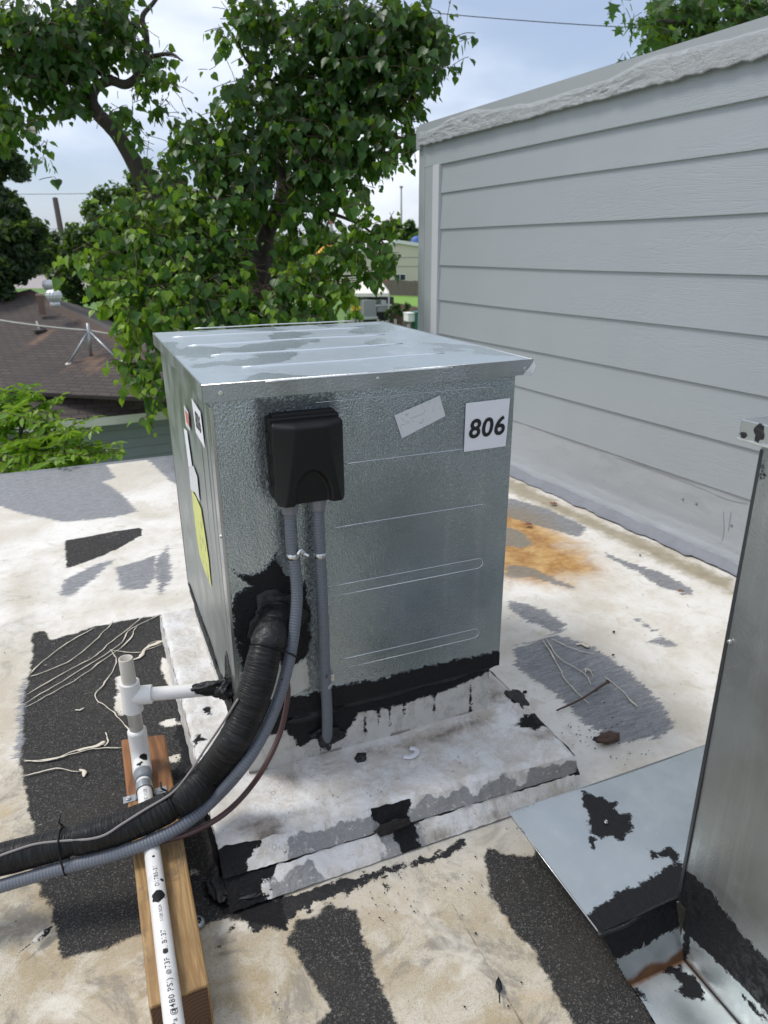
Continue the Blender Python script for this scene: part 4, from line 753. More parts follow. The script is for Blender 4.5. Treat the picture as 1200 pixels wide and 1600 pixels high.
# ================================================================== right hand cabinet and flashings
CX, CY = .572, -.556
def make_right():
    no = fl_attr(); a2 = lambda p: (lambda u, v: sdf(np.stack([u, v], 1), p))
    t = thing('grey_cabinet', 'taller-looking plain grey steel cabinet cut off by the right edge of the photo', 'equipment cabinet', (CX+.3, CY-.3, .11))
    tar = [xq([(1040,1320),(1065,1335),(1075,1362),(1110,1395),(1150,1450),(1200,1502),(1300,1620),(1300,1900),(1000,1500)], 1, 0, 0, CX), xq([(1040,1300),(1068,1310),(1064,1350),(1040,1350)], 1, 0, 0, CX),
           xq([(1189,720),(1194,730),(1196,745),(1190,748)], 1, 0, 0, CX)]
    grid('side_panel', np.linspace(CY-.7, CY, 150), np.linspace(.105, .85, 120), lambda u, v: np.stack([CX+.0012*np.sin(u*8)*np.sin(v*6), u, v], 1), M_cab2, t, dict(tar=a2(tar), dust=no, paint=no, rust=no))
    for V, nme in (([(CX, CY, .105), (CX+.6, CY, .105), (CX+.6, CY, .85), (CX, CY, .85)], 'back_panel'), ([(CX+.6, CY, .105), (CX+.6, CY-.7, .105), (CX+.6, CY-.7, .85), (CX+.6, CY, .85)], 'side_panel'), ([(CX, CY-.7, .105), (CX+.6, CY-.7, .105), (CX+.6, CY-.7, .85), (CX, CY-.7, .85)], 'front_panel')):
        o = mesh(nme, V, [(0, 1, 2, 3)], M_side_plain); keep(o, t)
    box('corner_flange', (CX-.0015, CY-.004, .125), (CX+.001, CY+.0015, .835), M_dcorner, t, .0008)
    lid = box('lid', (CX-.014, CY-.73, .844), (CX+.63, CY+.024, .868), M_side_plain, t, .001)
    sub(blobx((CX-.0145, CY-.004, .857), .0005, .006, .010, 71), lid); sub(blobx((CX-.0145, CY+.017, .850), .0006, .004, .0035, 72), lid)
    sub(box('lid_hem', (CX-.0165, CY-.73, .8425), (CX-.0142, CY+.024, .8460), M_zinc, None, .0006), lid)
    screw(tuple(X(1141, 1002, CX-.001)), (-1, 0, 0), t, .0026)
    # base skirt and tar below it
    b = thing('base_skirt', 'rusty galvanised flashing trough with black tar at the foot of the right-hand grey cabinet', 'flashing', (CX, CY-.2, 0))
    yr = -.583; xr = CX+.003
    tarA = [(xr-.20, .052), (xr+.02, .058), (xr+.02, .13), (xr-.2, .13)]
    def rf(u, v): return np.stack([u, yr+.032*(v-.01)/.09, v], 1)
    o = grid('riser', np.linspace(.428, xr, 60), np.linspace(.008, .1005, 40), rf, M_flo, b, dict(tar=a2([tarA]), dust=no, paint=no, rust=lambda u, v: .022-v+.004*np.sin(u*90)))
    # drop the vertices left of the diagonal cut
    bm = bmesh.new(); bm.from_mesh(o.data); bmesh.ops.delete(bm, geom=[v for v in bm.verts if v.co.x < .428+(.098-v.co.z)*.42], context='VERTS'); bm.to_mesh(o.data); bm.free()
    xa = .466
    tq = [zp([(520,1330),(560,1295),(630,1285),(640,1320),(700,1340),(745,1420),(735,1465),(680,1470),(600,1420),(640,1400),(590,1340)], 3.403, 880, 1130, .008), zp([(370,1390),(410,1420),(450,1480),(440,1490),(390,1430)], 3.403, 880, 1130, .008)]
    grid('trough_floor', np.linspace(xa, xr, 50), np.linspace(yr-.6, yr, 160), lambda u, v: np.stack([u+.0*v+np.where(u < xa+.001, .004*np.sin(v*40), 0), v, .008+.0*u], 1), M_flo, b, dict(tar=a2(tq), dust=no, paint=no, rust=lambda u, v: np.maximum(v-yr+.006, .0015-np.abs(u-xr+.002)-.002)))
    tt = [xq([(960,1460),(990,1470),(1075,1570),(1060,1580),(1010,1530)], 3.403, 880, 1130, xr)]
    grid('trough_wall', np.linspace(yr-.6, yr+.012, 130), np.linspace(.008, .104, 26), lambda u, v: np.stack([xr-.010*(.104-v)/.096*0+u*0+.0*v, u, v], 1), M_flo, b, dict(tar=lambda u, v: np.maximum(np.maximum(v-.066+.01*np.sin(u*20), .006-np.abs(u-yr)), sdf(np.stack([u, v], 1), tt)), dust=no, paint=no, rust=lambda u, v: .003-np.abs(v-.010)*.8+.004*np.sin(u*30)))
    tube('trough_crease', [(xr-.001, yr-.6, .009), (xr-.001, yr, .009)], .0016, M_dcorner, b, 6)
    # wide sheet
    s = thing('metal_flashing', 'wide flat galvanised sheet with a black tar splat, left of the right-hand cabinet', 'flashing', (.6, -.42, .09))
    def sq(pts, z=.098): return zp(pts, 3.403, 880, 1130, z)
    tar = [sq([(120,375),(160,385),(160,410),(200,400),(240,425),(275,420),(260,450),(300,490),(345,480),(330,520),(365,550),(330,570),(300,605),(260,580),(200,595),(165,580),(145,520),(155,500),(120,430)]),
           sq([(140,1030),(200,975),(285,935),(280,890),(320,905),(480,830),(620,742),(640,900),(600,930),(190,1125)]), sq([(150,620),(162,612),(158,650)]), sq([(475,680),(485,690),(478,700)]), sq([(520,690),(560,672),(555,690)]), sq([(570,690),(585,680),(595,700),(590,715)]), sq([(-260,370),(-230,350),(-210,372),(-240,392)]), sq([(-180,300),(-150,290),(-190,400),(-210,420)])]
    dust = [sq([(-270,360),(-190,250),(-140,250),(-180,430),(-270,460)])]
    grid('sheet', np.linspace(.432, 1.05, 150), np.linspace(-.552, -.29, 90), lambda u, v: np.stack([u, v, .098+.004*(v+.29)/.26+.0018*np.sin(u*11)*np.sin(v*9+1)], 1), M_fl, s, dict(tar=a2(tar), dust=a2(dust), paint=no, rust=no))
    tube('hem', [(1.05, -.289, .0975), (.431, -.289, .0975), (.430, -.552, .094)], .0014, M_zinc, s, 6)
    
    q_ = Z(947, 1284, .101); screw((q_[0], q_[1], .1), (0, 0, 1), s, .0026)
    tube('tar_crease', catmull([Z(934, 1461, .096), Z(975, 1447, .096), Z(1010, 1425, .096), Z(1060, 1402, .096)], 6), .0035, M_tar, s, 8)
def blobx(c, a, b, d, sd): return blob(c[0], c[1], c[2], a, b, d, sd, None)
M_dcorner = simple('dark_painted_edge', (.05, .055, .06), .4, .5)
make_right()
def pr(P): d = np.atleast_2d(P)-CAM; z = d@FW; return np.stack([600+F*(d@RT)/z, 800-F*(d@UP)/z, z], 1)
# ================================================================== siding wall
WP = np.array([1.858, .472, 0]); wy = math.radians(-3.45); WN = np.array([-math.cos(wy), math.sin(wy), 0]); WD = np.array([math.sin(wy), math.cos(wy), 0])
def wpt(s, z, o=0.): p = WP+WD*s+WN*o; return np.array([p[0], p[1], z])
def wl(px, py, o=0.): p = PL(px, py, WP+WN*o, WN); return (p-WP)@WD, p[2]
def make_wall():
    s_end = wl(688, 304)[0]; s_cor = wl(666, 330)[0]; s0 = -1.6
    t = thing('siding_wall', 'light grey lap-sided rooftop wall with crumpled painted metal cap, at the right', 'wall', tuple(wpt(0, 0)))
    laps = [wl(1200, y)[1] for y in (152, 232, 332, 431, 526, 619)]+[wl(1182, 702)[1]]; laps.append(laps[-1]-.172)
    ctop = wl(1200, 24, .035)[1]; cbot = wl(1200, 87, .035)[1]; print('laps', laps, 'cap', ctop, cbot, 's', s_end, s_cor)
    def plank(z0, z1, s1, o0=.011, o1=.003, nm='siding_plank', mat=None):
        n = 60; S_ = np.linspace(s0, s1, n); V = []
        for s in S_:
            w_ = .0012*math.sin(s*2.1+z0*9); V += [wpt(s, z0, -.004), wpt(s, z0+w_, o0+.001*math.sin(s*3+z0*5)), wpt(s, z0+.002+w_, o0+.0012), wpt(s, z1, o1), wpt(s, z1, -.004)]
        Fc = [(5*i+k, 5*i+(k+1) % 5, 5*i+5+(k+1) % 5, 5*i+5+k) for i in range(n-1) for k in range(5)]+[(4, 3, 2, 1, 0), tuple(5*(n-1)+k for k in range(5))]
        o = mesh(nm, V, [f[::-1] for f in Fc], mat or M_sid); keep(o, t); return o
    plank(laps[0], ctop-.05, s_cor-.0, .016, .010, 'frieze_board')
    for i in range(1, len(laps)): plank(laps[i], laps[i-1]+.012, s_end)
    # lowest board and painted membrane run down to the roof
    def bf(u, v):
        P = np.stack([wpt(a, 0) for a in u]); zt = laps[-1]+.01; out = []
        for a, b in zip(u, v):
            bw = .030+.010*nz(a*6, 0)+.0; zb = 0
            pts = [(zt, .006), (.085, .006), (.05, .012), (.022, .022), (.004, .045+bw*.3)]
            k = b*4; i = min(3, int(k)); f = k-i; z = pts[i][0]*(1-f)+pts[i+1][0]*f; o = pts[i][1]*(1-f)+pts[i+1][1]*f
            out.append(wpt(a, z+.0, o+.0022*nz(a*7, z*18, 2, 1, 4)+.0035*max(0, nz(a*5, z*8, 9, 1, 3))*max(0, 1-z/.1)))
        return np.array(out)
    o = grid('base_membrane', np.linspace(s0, s_cor, 260), np.linspace(0, 1, 40), bf, M_base, t)
    # peeled grey strip along the foot
    q = [Z(*p) for p in ((780,733), (830,765), (880,790), (930,822), (990,852), (1060,884))]
    def sf(u, v):
        out = []
        for a, b in zip(u, v): o_ = .050+.012*nz(a*5, 4, 0, 1, 4)+(.030+.014*nz(a*11, 7, 0, 1, 4))*b*(1 if a > .15 else .5); out.append(wpt(a, .026*(1-b)**1.5+.003+.002*nz(a*30, b*2), o_-.018*(1-b)))
        return np.array(out)
    grid('membrane_strip', np.linspace(s0, s_cor+.1, 300), np.linspace(0, 1, 10), sf, M_memb, t)
    # cracks and nail heads in the base
    for pts in ([(1000,727),(1067,752),(1100,765),(1135,780),(1168,787)], [(960,715),(1000,727)], [(1130,800),(1131,830),(1127,850)], [(1142,800),(1138,830)], [(802,714),(815,724),(830,730)], [(822,736),(850,742),(870,756),(895,760)]):
        Q = [PL(px, py, WP+WN*.0075, WN) for px, py in pts]; keep(tube('crack', catmull(Q, 4), .0006, M_memb, None, 5), t)
    for px, py in ((1077,742), (1067,780), (1088,787), (1143,821), (880,680)):
        keep(lathe('nail_head', PL(px, py, WP+WN*.007, WN), [(.0042, 0), (.0042, .002), (.002, .0035)], M_memb, None, 10, tuple(WN)), t)
    # end trim, corner board and strip beyond
    def wbox(nm, s_a, s_b, z_a, z_b, o_a, o_b, mat=M_trim):
        b4 = lambda z: [wpt(s_a, z, o_a), wpt(s_b, z, o_a), wpt(s_b, z, o_b), wpt(s_a, z, o_b)]; o = hexa(nm, b4(z_a), b4(z_b), mat); keep(o, t); bevel(o, .0015); return o
    sa = wl(690, 330)[0]; sb = wl(681, 330)[0]
    wbox('end_trim', sa-.004, sb, .0, laps[0]-.001, -.002, .024, M_paintw); wbox('corner_board', sb, s_cor, .0, laps[0]-.001, -.002, .016)
    wbox('corner_board', s_cor, s_cor+.075, -.1, ctop-.06, -.05, .008); wbox('rust_seam', s_cor-.012, s_cor-.009, .1, laps[0]+.05, .0155, .017, M_memb)
    b4 = lambda z: [wpt(s0, z, -.05), wpt(s_cor+.07, z, -.05), wpt(s_cor+.07, z, -5), wpt(s0, z, -5)]
    o = hexa('wall_body', b4(-.05), b4(ctop-.03), M_trim); keep(o, t)
    # metal coping with crumpled membrane painted over it
    def cf(u, v):
        out = []
        for a, b in zip(u, v):
            z = ctop-(ctop-cbot)*b; low = max(0, (b-.30-.42*nz(a*1.3, 2, 0, 1, 4))/.15); low = min(1, low)
            cr = (.5-abs(nz(a*4.5+z*9, z*22-a*2, 1, 1, 4)))*.018*low+(.5-abs(nz(a*14, z*60, 4, 1, 4)))*.007; cr *= .15+.35*max(0, nz(a*2.2, z*4, 8, 1, 2)+.35); z += (-.003*nz(a*4, 0, 3, 1, 4)-.006*nz(a*20, 0, 6, 1, 4))*b*b
            out.append(wpt(a, z, .034+low*cr+(.004*low if b < .999 else .0)))
        return np.array(out)
    grid('cap_membrane', np.linspace(s0, s_cor+.03, 900), np.linspace(0, 1, 46), cf, M_cap, t, dict(low=lambda u, v: np.array([min(1, max(0, (b-.30-.42*nz(a*1.3, 2, 0, 1, 4))/.15)) for a, b in zip(u, v)])))
    def ct(u, v): return np.array([wpt(a, ctop+.001*math.sin(a*3)-.01*b, .034-.30*b) for a, b in zip(u, v)])
    grid('cap_top', np.linspace(s0, s_cor+.03, 40), [0, 1], ct, M_trim, t)
    wbox('cap_return', s_cor+.03, s_cor+.075, cbot-.012, ctop-.004, -.3, .028, M_cap)
M_paintw = simple('pale_trim_paint', (.50, .51, .53), .45)
make_wall()
# ================================================================== neighbour house
def make_house():
    E0 = Z(50, 613, -.9); E1 = Z(200, 620, -.9); Ap = Z(48, 456, .30); e = (E1-E0); e[2] = 0; e /= np.linalg.norm(e); n = np.array([-e[1], e[0], 0])
    if n@FW < 0: n = -n
    dn = (Ap-E0)@n; nb = np.cross(e, (Ap-E0-e*((Ap-E0)@e))); nb /= np.linalg.norm(nb)
    hr = PL(211, 543, E0, nb); k = (Ap[2]+.9)/(Ap[2]-hr[2]); CR = Ap+(hr-Ap)*k
    hl = PL(0, 492, E0, nb); k = (Ap[2]+.9)/(Ap[2]-hl[2]); CL = Ap+(hl-Ap)*k
    CL = Ap-e*((CR-Ap)@e)*1.05+(E0-Ap)@n*n; CL[2] = -.9
    print('house', Ap, CR, CL, 'dn', dn)
    t = thing('brown_roof_house', 'low house with brown shingled hip roof, white fascia and green-grey siding, beyond the roof edge', 'house', (E0[0], E0[1], GZ))
    def plane(nm, a, b, c, d, nu=50, nv=40, rust=None, root=t, mat=None):    # a-b eave, d-c top
        a, b, c, d = map(np.array, (a, b, c, d)); nu *= 2 if rust else 1; nv *= 2 if rust else 1; L1 = np.linalg.norm(b-a); L2 = np.linalg.norm((d+c)/2-(a+b)/2); V = []; UV = []; R_ = []
        for j in range(nv+1):
            for i in range(nu+1):
                u, v = i/nu, j/nv; p = (1-u)*(1-v)*a+u*(1-v)*b+u*v*c+(1-u)*v*d; V.append(p); UV.append(((p-a)@((b-a)/L1), v*L2))
        V = np.array(V); Fc = [(j*(nu+1)+i, j*(nu+1)+i+1, (j+1)*(nu+1)+i+1, (j+1)*(nu+1)+i) for j in range(nv) for i in range(nu)]
        ru = np.full(len(V), -1.)
        for q_, r_ in (rust or []): ru = np.maximum(ru, r_-np.hypot((V-q_)@e, ((V-q_)[:, 2])*1.))
        V += np.array([0, 0, 1])*np.array([.012*nz(p[0]*1.5, p[1]*1.5) for p in V])[:, None]
        o = mesh(nm, V, Fc, mat or M_shin, None, False, uv=UV, attrs=dict(rust=ru)); keep(o, root); return o
    on = lambda px, py: PL(px, py, E0, nb)
    rust = [(on(142, 560), .05), (on(146, 568), .05), (on(151, 577), .02), (on(64, 528), .07), (on(107, 574), .01)]
    up = plane('roof', CL, CR, Ap, Ap-e*.02, 60, 50, rust)
    CRb = Z(215, 503, -.9); CLb = Z(-70, 492, -.9); B = Ap+(CRb-Ap)*.01
    plane('roof', CR, CRb, B, Ap, 30, 20, None, t, M_shing); plane('roof', CLb, CL, Ap, Ap+(CLb-Ap)*.01, 30, 20, None, t, M_shing); plane('roof', CRb, CLb, Ap, Ap, 20, 12, None, t, M_shing)
    for a, b in ((Ap, CR), (Ap, CL)):
        m = int(np.linalg.norm(b-a)/.25); V = []; Fc = []
        dr = (b-a)/np.linalg.norm(b-a); sd_ = np.cross(dr, [0, 0, 1]); sd_ /= np.linalg.norm(sd_)
        for k in range(m):
            p = a+dr*.25*k; q_ = a+dr*.25*(k+1.15); c0 = len(V)
            V += [p-sd_*.15+[0, 0, .02-.05], p+[0, 0, .055], p+sd_*.15+[0, 0, -.03], q_-sd_*.15+[0, 0, .01-.05], q_+[0, 0, .035], q_+sd_*.15+[0, 0, -.05]]; Fc += [(c0, c0+1, c0+4, c0+3), (c0+1, c0+2, c0+5, c0+4)]
        o = mesh('ridge_cap', V, Fc, M_ridge); keep(o, t)
    # lower roof with gentler pitch, fascia, wall
    f0 = Z(88, 659, -1.22); f1 = Z(262, 642, -1.22); fd = (f1-f0); fd /= np.linalg.norm(fd); g0 = f0-fd*3.2; g1 = f1+fd*4
    u0 = E0-e*3.0-np.array([0, 0, .05])+n*.3; u1 = E1+e*3.6-np.array([0, 0, .05])+n*.3
    plane('lower_roof', g0, g1, u1, u0, 50, 16)
    def fb(nm, a, b, z0, z1, off, th, mat):
        nn = np.cross(fd, [0, 0, 1]); nn /= np.linalg.norm(nn)
        if nn@FW > 0: nn = -nn
        P4 = lambda z: [a+nn*off+[0, 0, z], b+nn*off+[0, 0, z], b+nn*(off-th)+[0, 0, z], a+nn*(off-th)+[0, 0, z]]
        o = hexa(nm, P4(z0), P4(z1), mat); keep(o, t); return o
    fb('fascia', g0, g1, -.12, .015, .03, .03, M_fascia)
    fb('gutter_edge', g0, g1, .008, .022, .034, .02, M_pole)
    fb('wall', g0+fd*.4, g1-fd*.4, -2.4, -.05, -.40, .1, M_house)
    for k in range(8):
        o = fb('wall_plank', g0+fd*.4, g1-fd*.4, -.30-.15*k, -.155-.15*k, -.385, .02, M_house)
    fb('eave_line', E0-e*2.5, CR, -.05, -.01, .02, .02, M_pole)
    # turbine vents and chimney on the far slope
    def vent(px, py, z, r):
        c = Z(px, py, z); tt = thing('turbine_vent', 'lab', 'roof vent', tuple(c-[0, 0, r*1.2]))
        V = []; seg = 32; prof = [(.62, -1.3), (.62, -.75), (.75, -.72), (.95, -.35), (1.0, 0), (.9, .35), (.62, .6), (.2, .7)]
        lathe('neck', c, [(r*.62, -r*1.5), (r*.62, -r*.7)], M_ventm, tt, 16)
        V = []
        for (a, h) in prof[2:]:
            for k in range(seg): th = 2*math.pi*(k+h*1.2)/seg; q_ = r*a*(1 if k % 2 else .93); V.append(c+[q_*math.cos(th), q_*math.sin(th), r*h])
        m = len(prof)-2; o = mesh('turbine_head', V, [(i*seg+k, i*seg+(k+1) % seg, (i+1)*seg+(k+1) % seg, (i+1)*seg+k) for i in range(m-1) for k in range(seg)]+[tuple((m-1)*seg+k for k in range(seg))], M_ventm); keep(o, tt)
        return tt
    a = vent(76, 444, .46, .125); a['label'] = 'farther of the two round turbine vents on the brown roof'; b = vent(84, 461, .34, .14); b['label'] = 'nearer, lower of the two round turbine vents on the brown roof'; a['group'] = b['group'] = 'turbine vents on the brown roof'
    c = Z(62, 461, .32); o = box('chimney', tuple(c-[.055, .055, .35]), tuple(c+[.055, .055, -.01]), M_brick); keep(o, t); o = box('chimney_cap', tuple(c+[-.065, -.065, -.01]), tuple(c+[.065, .065, .02]), M_brick2); keep(o, t)
    # braced service mast
    base = on(142, 556); top = base+np.array([-.0, .0, .46]); tt = thing('service_mast', 'grey pipe mast with two slanting braces standing on the brown shingled roof', 'mast', tuple(base))
    kpt = Y(137, 505, base[1]); top = np.array([base[0]+(kpt[0]-base[0]), base[1], kpt[2]])
    tube('mast_pipe', [base-[0, 0, .05], top], .026, M_dzinc, tt, 10)
    hub = base+(top-base)*.78
    for px, py in ((107, 569), (187, 565)): q_ = on(px, py); tube('brace', [hub, q_], .016, M_dzinc, tt, 8); lathe('foot_plate', q_, [(.05, 0), (.05, .012)], M_fascia, tt, 8, tuple(nb if nb[2] > 0 else -nb))
    global MAST; MAST = hub
    q_ = on(63, 520); tt = thing('roof_bracket', 'small rusty antenna bracket on the brown roof, left of the braced mast', 'bracket', tuple(q_))
    tube('stub_mast', [q_, q_+[-.03, 0, .20]], .014, M_fascia, tt, 8); box('bracket_plate', tuple(q_-[.09, .05, .0]), tuple(q_+[.09, .05, .05]), M_pole, tt, .005, .3); tube('bracket_arm', [q_+[.12, 0, .03], q_+[.02, 0, .10]], .01, M_pole, tt, 6)
M_shing = simple('grey_brown_shingle_far', (.10, .088, .082), .9, 0, 0, 0, .2, 6); M_ridge = simple('ridge_shingle', (.085, .058, .044), .9, 0, 20, .3, .3, 4); M_fascia = simple('weathered_white_fascia', (.60, .58, .52), .7, var=.2, vsc=3)
M_ventm = simple('vent_metal', (.62, .63, .64), .45, .5); M_brick = simple('old_brick', (.17, .115, .095), .9, var=.3); M_brick2 = simple('chimney_cap_clay', (.36, .25, .215), .9)
make_house()
def wire(name, pts, r, mat, lab, sag=.0, n=12):
    a, b = map(np.array, pts); P = [a+(b-a)*k/n-np.array([0, 0, sag*4*(k/n)*(1-k/n)]) for k in range(n+1)]
    o = tube(name, P, r, mat, None, 5); return tag(o, lab, 'wire')
w0 = Y(-60, 490, MAST[1]); wire('service_cable', (w0, MAST), .014, M_fascia, 'pale service cable running from the left edge to the roof mast', .03); 
wire('service_cable', (MAST, Y(400, 545, MAST[1]+1)), .014, M_fascia, 'pale service cable running from the roof mast into the tree', .05)
wire('overhead_wire', (D(560, 8, 9), D(1260, 52, 9)), .0055, M_pole, 'dark overhead wire crossing the sky above the wall', .06)
wire('overhead_wire', (D(-60, 303, 40), D(330, 296, 40)), .014, M_pole, 'faint overhead wire crossing the sky at the left', .1)
wire('overhead_wire', (D(20, 345, 45), D(93, 357, 32)), .012, M_pole, 'faint overhead wire reaching the leaning utility pole', .2)
pb = D(95, 360, 32); pt = D(86, 310, 32); o = tube('utility_pole', [pb+(pb-pt)*3.6, pt], [.16, .12], M_pole, None, 10); tag(o, 'dark leaning utility pole top above the trees at the left', 'utility pole')
# ================================================================== foliage
def tmpl_heart():
    V = np.array([(0,0,0),(-.30,-.06,.02),(-.52,.20,.07),(-.46,.50,.08),(-.22,.80,.05),(0,1.15,-.06),(.22,.80,.05),(.46,.50,.08),(.52,.20,.07),(.30,-.06,.02),(0,.35,-.03),(0,.72,-.03)])
    return V, [(0,1,10),(1,2,10),(2,3,10),(3,11,10),(3,4,11),(4,5,11),(5,6,11),(6,7,11),(7,10,11),(7,8,10),(8,9,10),(9,0,10)]
def tmpl_lobed():
    V = [(0, 0, 0)]; pts = [(-.12,.0),(-.55,-.05),(-.35,.22),(-.75,.55),(-.32,.52),(0,1.15),(.32,.52),(.75,.55),(.35,.22),(.55,-.05),(.12,0)]
    V = [(0, .25, -.02)]+[(x, y, .06*abs(x)) for x, y in pts]; return np.array(V), [(0, i, i+1) for i in range(1, 11)]+[(0, 11, 1)]
def tmpl_oval():
    return np.array([(0,0,0),(-.2,.35,.04),(-.16,.7,.03),(0,1,-.03),(.16,.7,.03),(.2,.35,.04),(0,.5,-.02)]), [(0,1,6),(1,2,6),(2,3,6),(3,4,6),(4,5,6),(5,0,6)]
def tmpl_tuft():
    V = []; Fc = []
    r = random.Random(3)
    for k in range(4):
        a = k*1.7; c = np.array([r.uniform(-.5,.5), r.uniform(-.1,.9), r.uniform(-.3,.3)]); u = np.array([math.cos(a), math.sin(a), r.uniform(-.4,.4)])*.22; v = np.array([-math.sin(a), math.cos(a), r.uniform(-.5,.5)])*.4; b = len(V)
        V += [c-v, c+u, c+v, c-u]; Fc += [(b, b+1, b+2, b+3)]
    return np.array(V), Fc
def axes(Ya, Nn):
    Ya = Ya/np.linalg.norm(Ya, axis=1)[:, None]; Nn = Nn-Ya*np.sum(Nn*Ya, 1)[:, None]; Nn /= np.linalg.norm(Nn, axis=1)[:, None]+1e-9; return np.cross(Ya, Nn), Ya, Nn
def leaf_mass(name, tm, P, Ya, Nn, S, T, mat, root, kind='stuff'):
    V0, F0 = tm; Xa, Ya, Nn = axes(Ya, Nn); n = len(P); m = len(V0)
    V = P[:, None]+S[:, None, None]*(V0[None, :, 0:1]*Xa[:, None]+V0[None, :, 1:2]*Ya[:, None]+V0[None, :, 2:3]*Nn[:, None]); V = V.reshape(-1, 3)
    Fc = (np.array(F0)[None]+np.arange(n)[:, None, None]*m).reshape(-1, len(F0[0])); me = bpy.data.meshes.new(name)
    k = Fc.shape[1]; me.vertices.add(len(V)); me.vertices.foreach_set('co', V.ravel()); me.loops.add(Fc.size); me.loops.foreach_set('vertex_index', Fc.ravel().astype(np.int32)); me.polygons.add(len(Fc)); me.polygons.foreach_set('loop_start', np.arange(0, Fc.size, k, dtype=np.int32)); me.polygons.foreach_set('loop_total', np.full(len(Fc), k, dtype=np.int32)); me.update(calc_edges=True)
    me.attributes.new('tint', 'FLOAT', 'POINT').data.foreach_set('value', np.repeat(T, m)); me.materials.append(mat); me.validate()
    o = link(bpy.data.objects.new(name, me)); 
    if root is not None: keep(o, root)
    if kind: o['kind'] = kind
    return o
def leaf_parts(tm, P, Ya, Nn, S, T, mat, root, name='leaf', nvar=6):
    V0, F0 = tm; Xa, Ya, Nn = axes(Ya, Nn); vs = []
    for k in range(nvar):
        me = bpy.data.meshes.new(name); me.from_pydata([tuple(v*np.array([1, 1, .4+.5*k])) for v in V0], [], F0); me.materials.append(mat); me.attributes.new('tint', 'FLOAT', 'POINT').data.foreach_set('value', [k/(nvar-1)]*len(V0)); vs.append(me)
    inv = Matrix.Translation(-Vector(root.location))
    for i in range(len(P)):
        o = bpy.data.objects.new(name, vs[int(np.clip(round(T[i]*(nvar-1)), 0, nvar-1))]); COL.objects.link(o); o.parent = root; M_ = Matrix.Identity(4)
        for r in range(3): M_[r][0] = Xa[i][r]*S[i]; M_[r][1] = Ya[i][r]*S[i]; M_[r][2] = Nn[i][r]*S[i]; M_[r][3] = P[i][r]
        o.matrix_parent_inverse = inv; o.matrix_basis = M_
def split_parts(tm, arr, mat, root, n=300, mass='foliage', name='leaf'):
    P, Ya, Nn, S, T = arr; q = pr(P); vis = (q[:, 0] > 0) & (q[:, 0] < 1200) & (q[:, 1] > 0) & (q[:, 1] < 640); key = np.where(vis, q[:, 2]/S, 1e6); idx = np.argsort(key); a = idx[:n]; b = idx[n:]
    leaf_parts(tm, P[a], Ya[a], Nn[a], S[a], T[a], mat, root, name)
    if len(b): leaf_mass(mass, tm, P[b], Ya[b], Nn[b], S[b], T[b], mat, root)
def twigs(clusters, size, per=3.0, area=150, tl=(.16, .34), step=.035, droop=.35, holes=(), seed=1, hang=1.6, depth_k=1.):
    r = np.random.default_rng(seed); P = []; Ya = []; Nn = []; S = []; T = []; tw = []
    for cl in clusters:
        px, py, rp, dep, tint = cl[:5]; dens = cl[5] if len(cl) > 5 else 1.
        c = D(px, py, dep); R = rp/F*dep; N = int(dens*per*math.pi*rp*rp/area*(4.2/dep)**0); nt_ = max(2, N//7)
        for k in range(nt_):
            d = r.normal(size=3); d /= np.linalg.norm(d); rad = R*r.uniform(.25, .95)**.6; st = c+d*rad*.8*np.array([1, depth_k, 1]); out_ = d*.8+r.normal(size=3)*.5+np.array([0, 0, -droop*.4]); out_ /= np.linalg.norm(out_); Lg = r.uniform(*tl)*min(1, R*3+.3); n = max(3, int(Lg/step)); pts = []
            tt = tint+r.normal()*.15; p = st-out_*Lg*.4
            for j in range(n):
                out_ = out_+np.array([0, 0, -droop*.12])+r.normal(size=3)*.08; out_ /= np.linalg.norm(out_); p = p+out_*step; pts.append(p.copy())
                side = np.cross(out_, [0, 0, 1])*(1 if j % 2 else -1); pet = side*.4+out_*.3+np.array([0, 0, -.5])+r.normal(size=3)*.25; pet /= np.linalg.norm(pet); b = p+pet*size*.45
                y = np.array([0, 0, -hang])+out_*.5+pet*.7+r.normal(size=3)*.45; P.append(b); Ya.append(y); Nn.append(r.normal(size=3)*.7+np.array([0, -.5, .8])+d*.5); S.append(size*r.uniform(.5, 1.3)*(1-.35*(j > n-3))); T.append(np.clip(tt+(.32 if (j > n-3 and tint > .25) else 0)+r.normal()*.10, 0, 1))
            tw.append(tube_data(pts, .0022, 3, False)[:2]+([],))
    P = np.array(P); Ya = np.array(Ya); Nn = np.array(Nn); S = np.array(S); T = np.array(T)
    if holes:
        q3 = pr(P); q = q3[:, :2]; inside = (sdf(q, holes[0]) > 0) | ((sdf(q, holes[1]) > 0) & (q3[:, 2] < 4.75) & (r.random(len(q)) < np.where(q[:, 0] < 300, .45, .85))); kk = ~inside; P, Ya, Nn, S, T = P[kk], Ya[kk], Nn[kk], S[kk], T[kk]
    return (P, Ya, Nn, S, T), tw
HO = [[(245,-20),(350,-20),(356,28),(314,48),(308,80),(335,92),(378,97),(378,112),(350,122),(330,112),(292,98),(266,62),(238,30),(236,8)], [(285,100),(330,118),(302,142),(277,190),(266,200),(258,165)],
      [(158,152),(172,132),(198,138),(222,160),(226,185),(262,196),(262,205),(222,205),(214,160),(190,155),(165,160)], [(152,160),(175,195),(170,215),(165,245),(180,270),(205,262),(222,290),(205,300),(150,305),(100,335),(60,330),(0,305),(0,275),(60,275),(92,285),(90,230),(84,205),(130,195),(140,175)],
      [(215,205),(240,215),(262,205),(270,222),(240,250),(222,240)], [(640,-20),(760,-20),(760,20),(735,10),(700,-5),(660,-10)]]
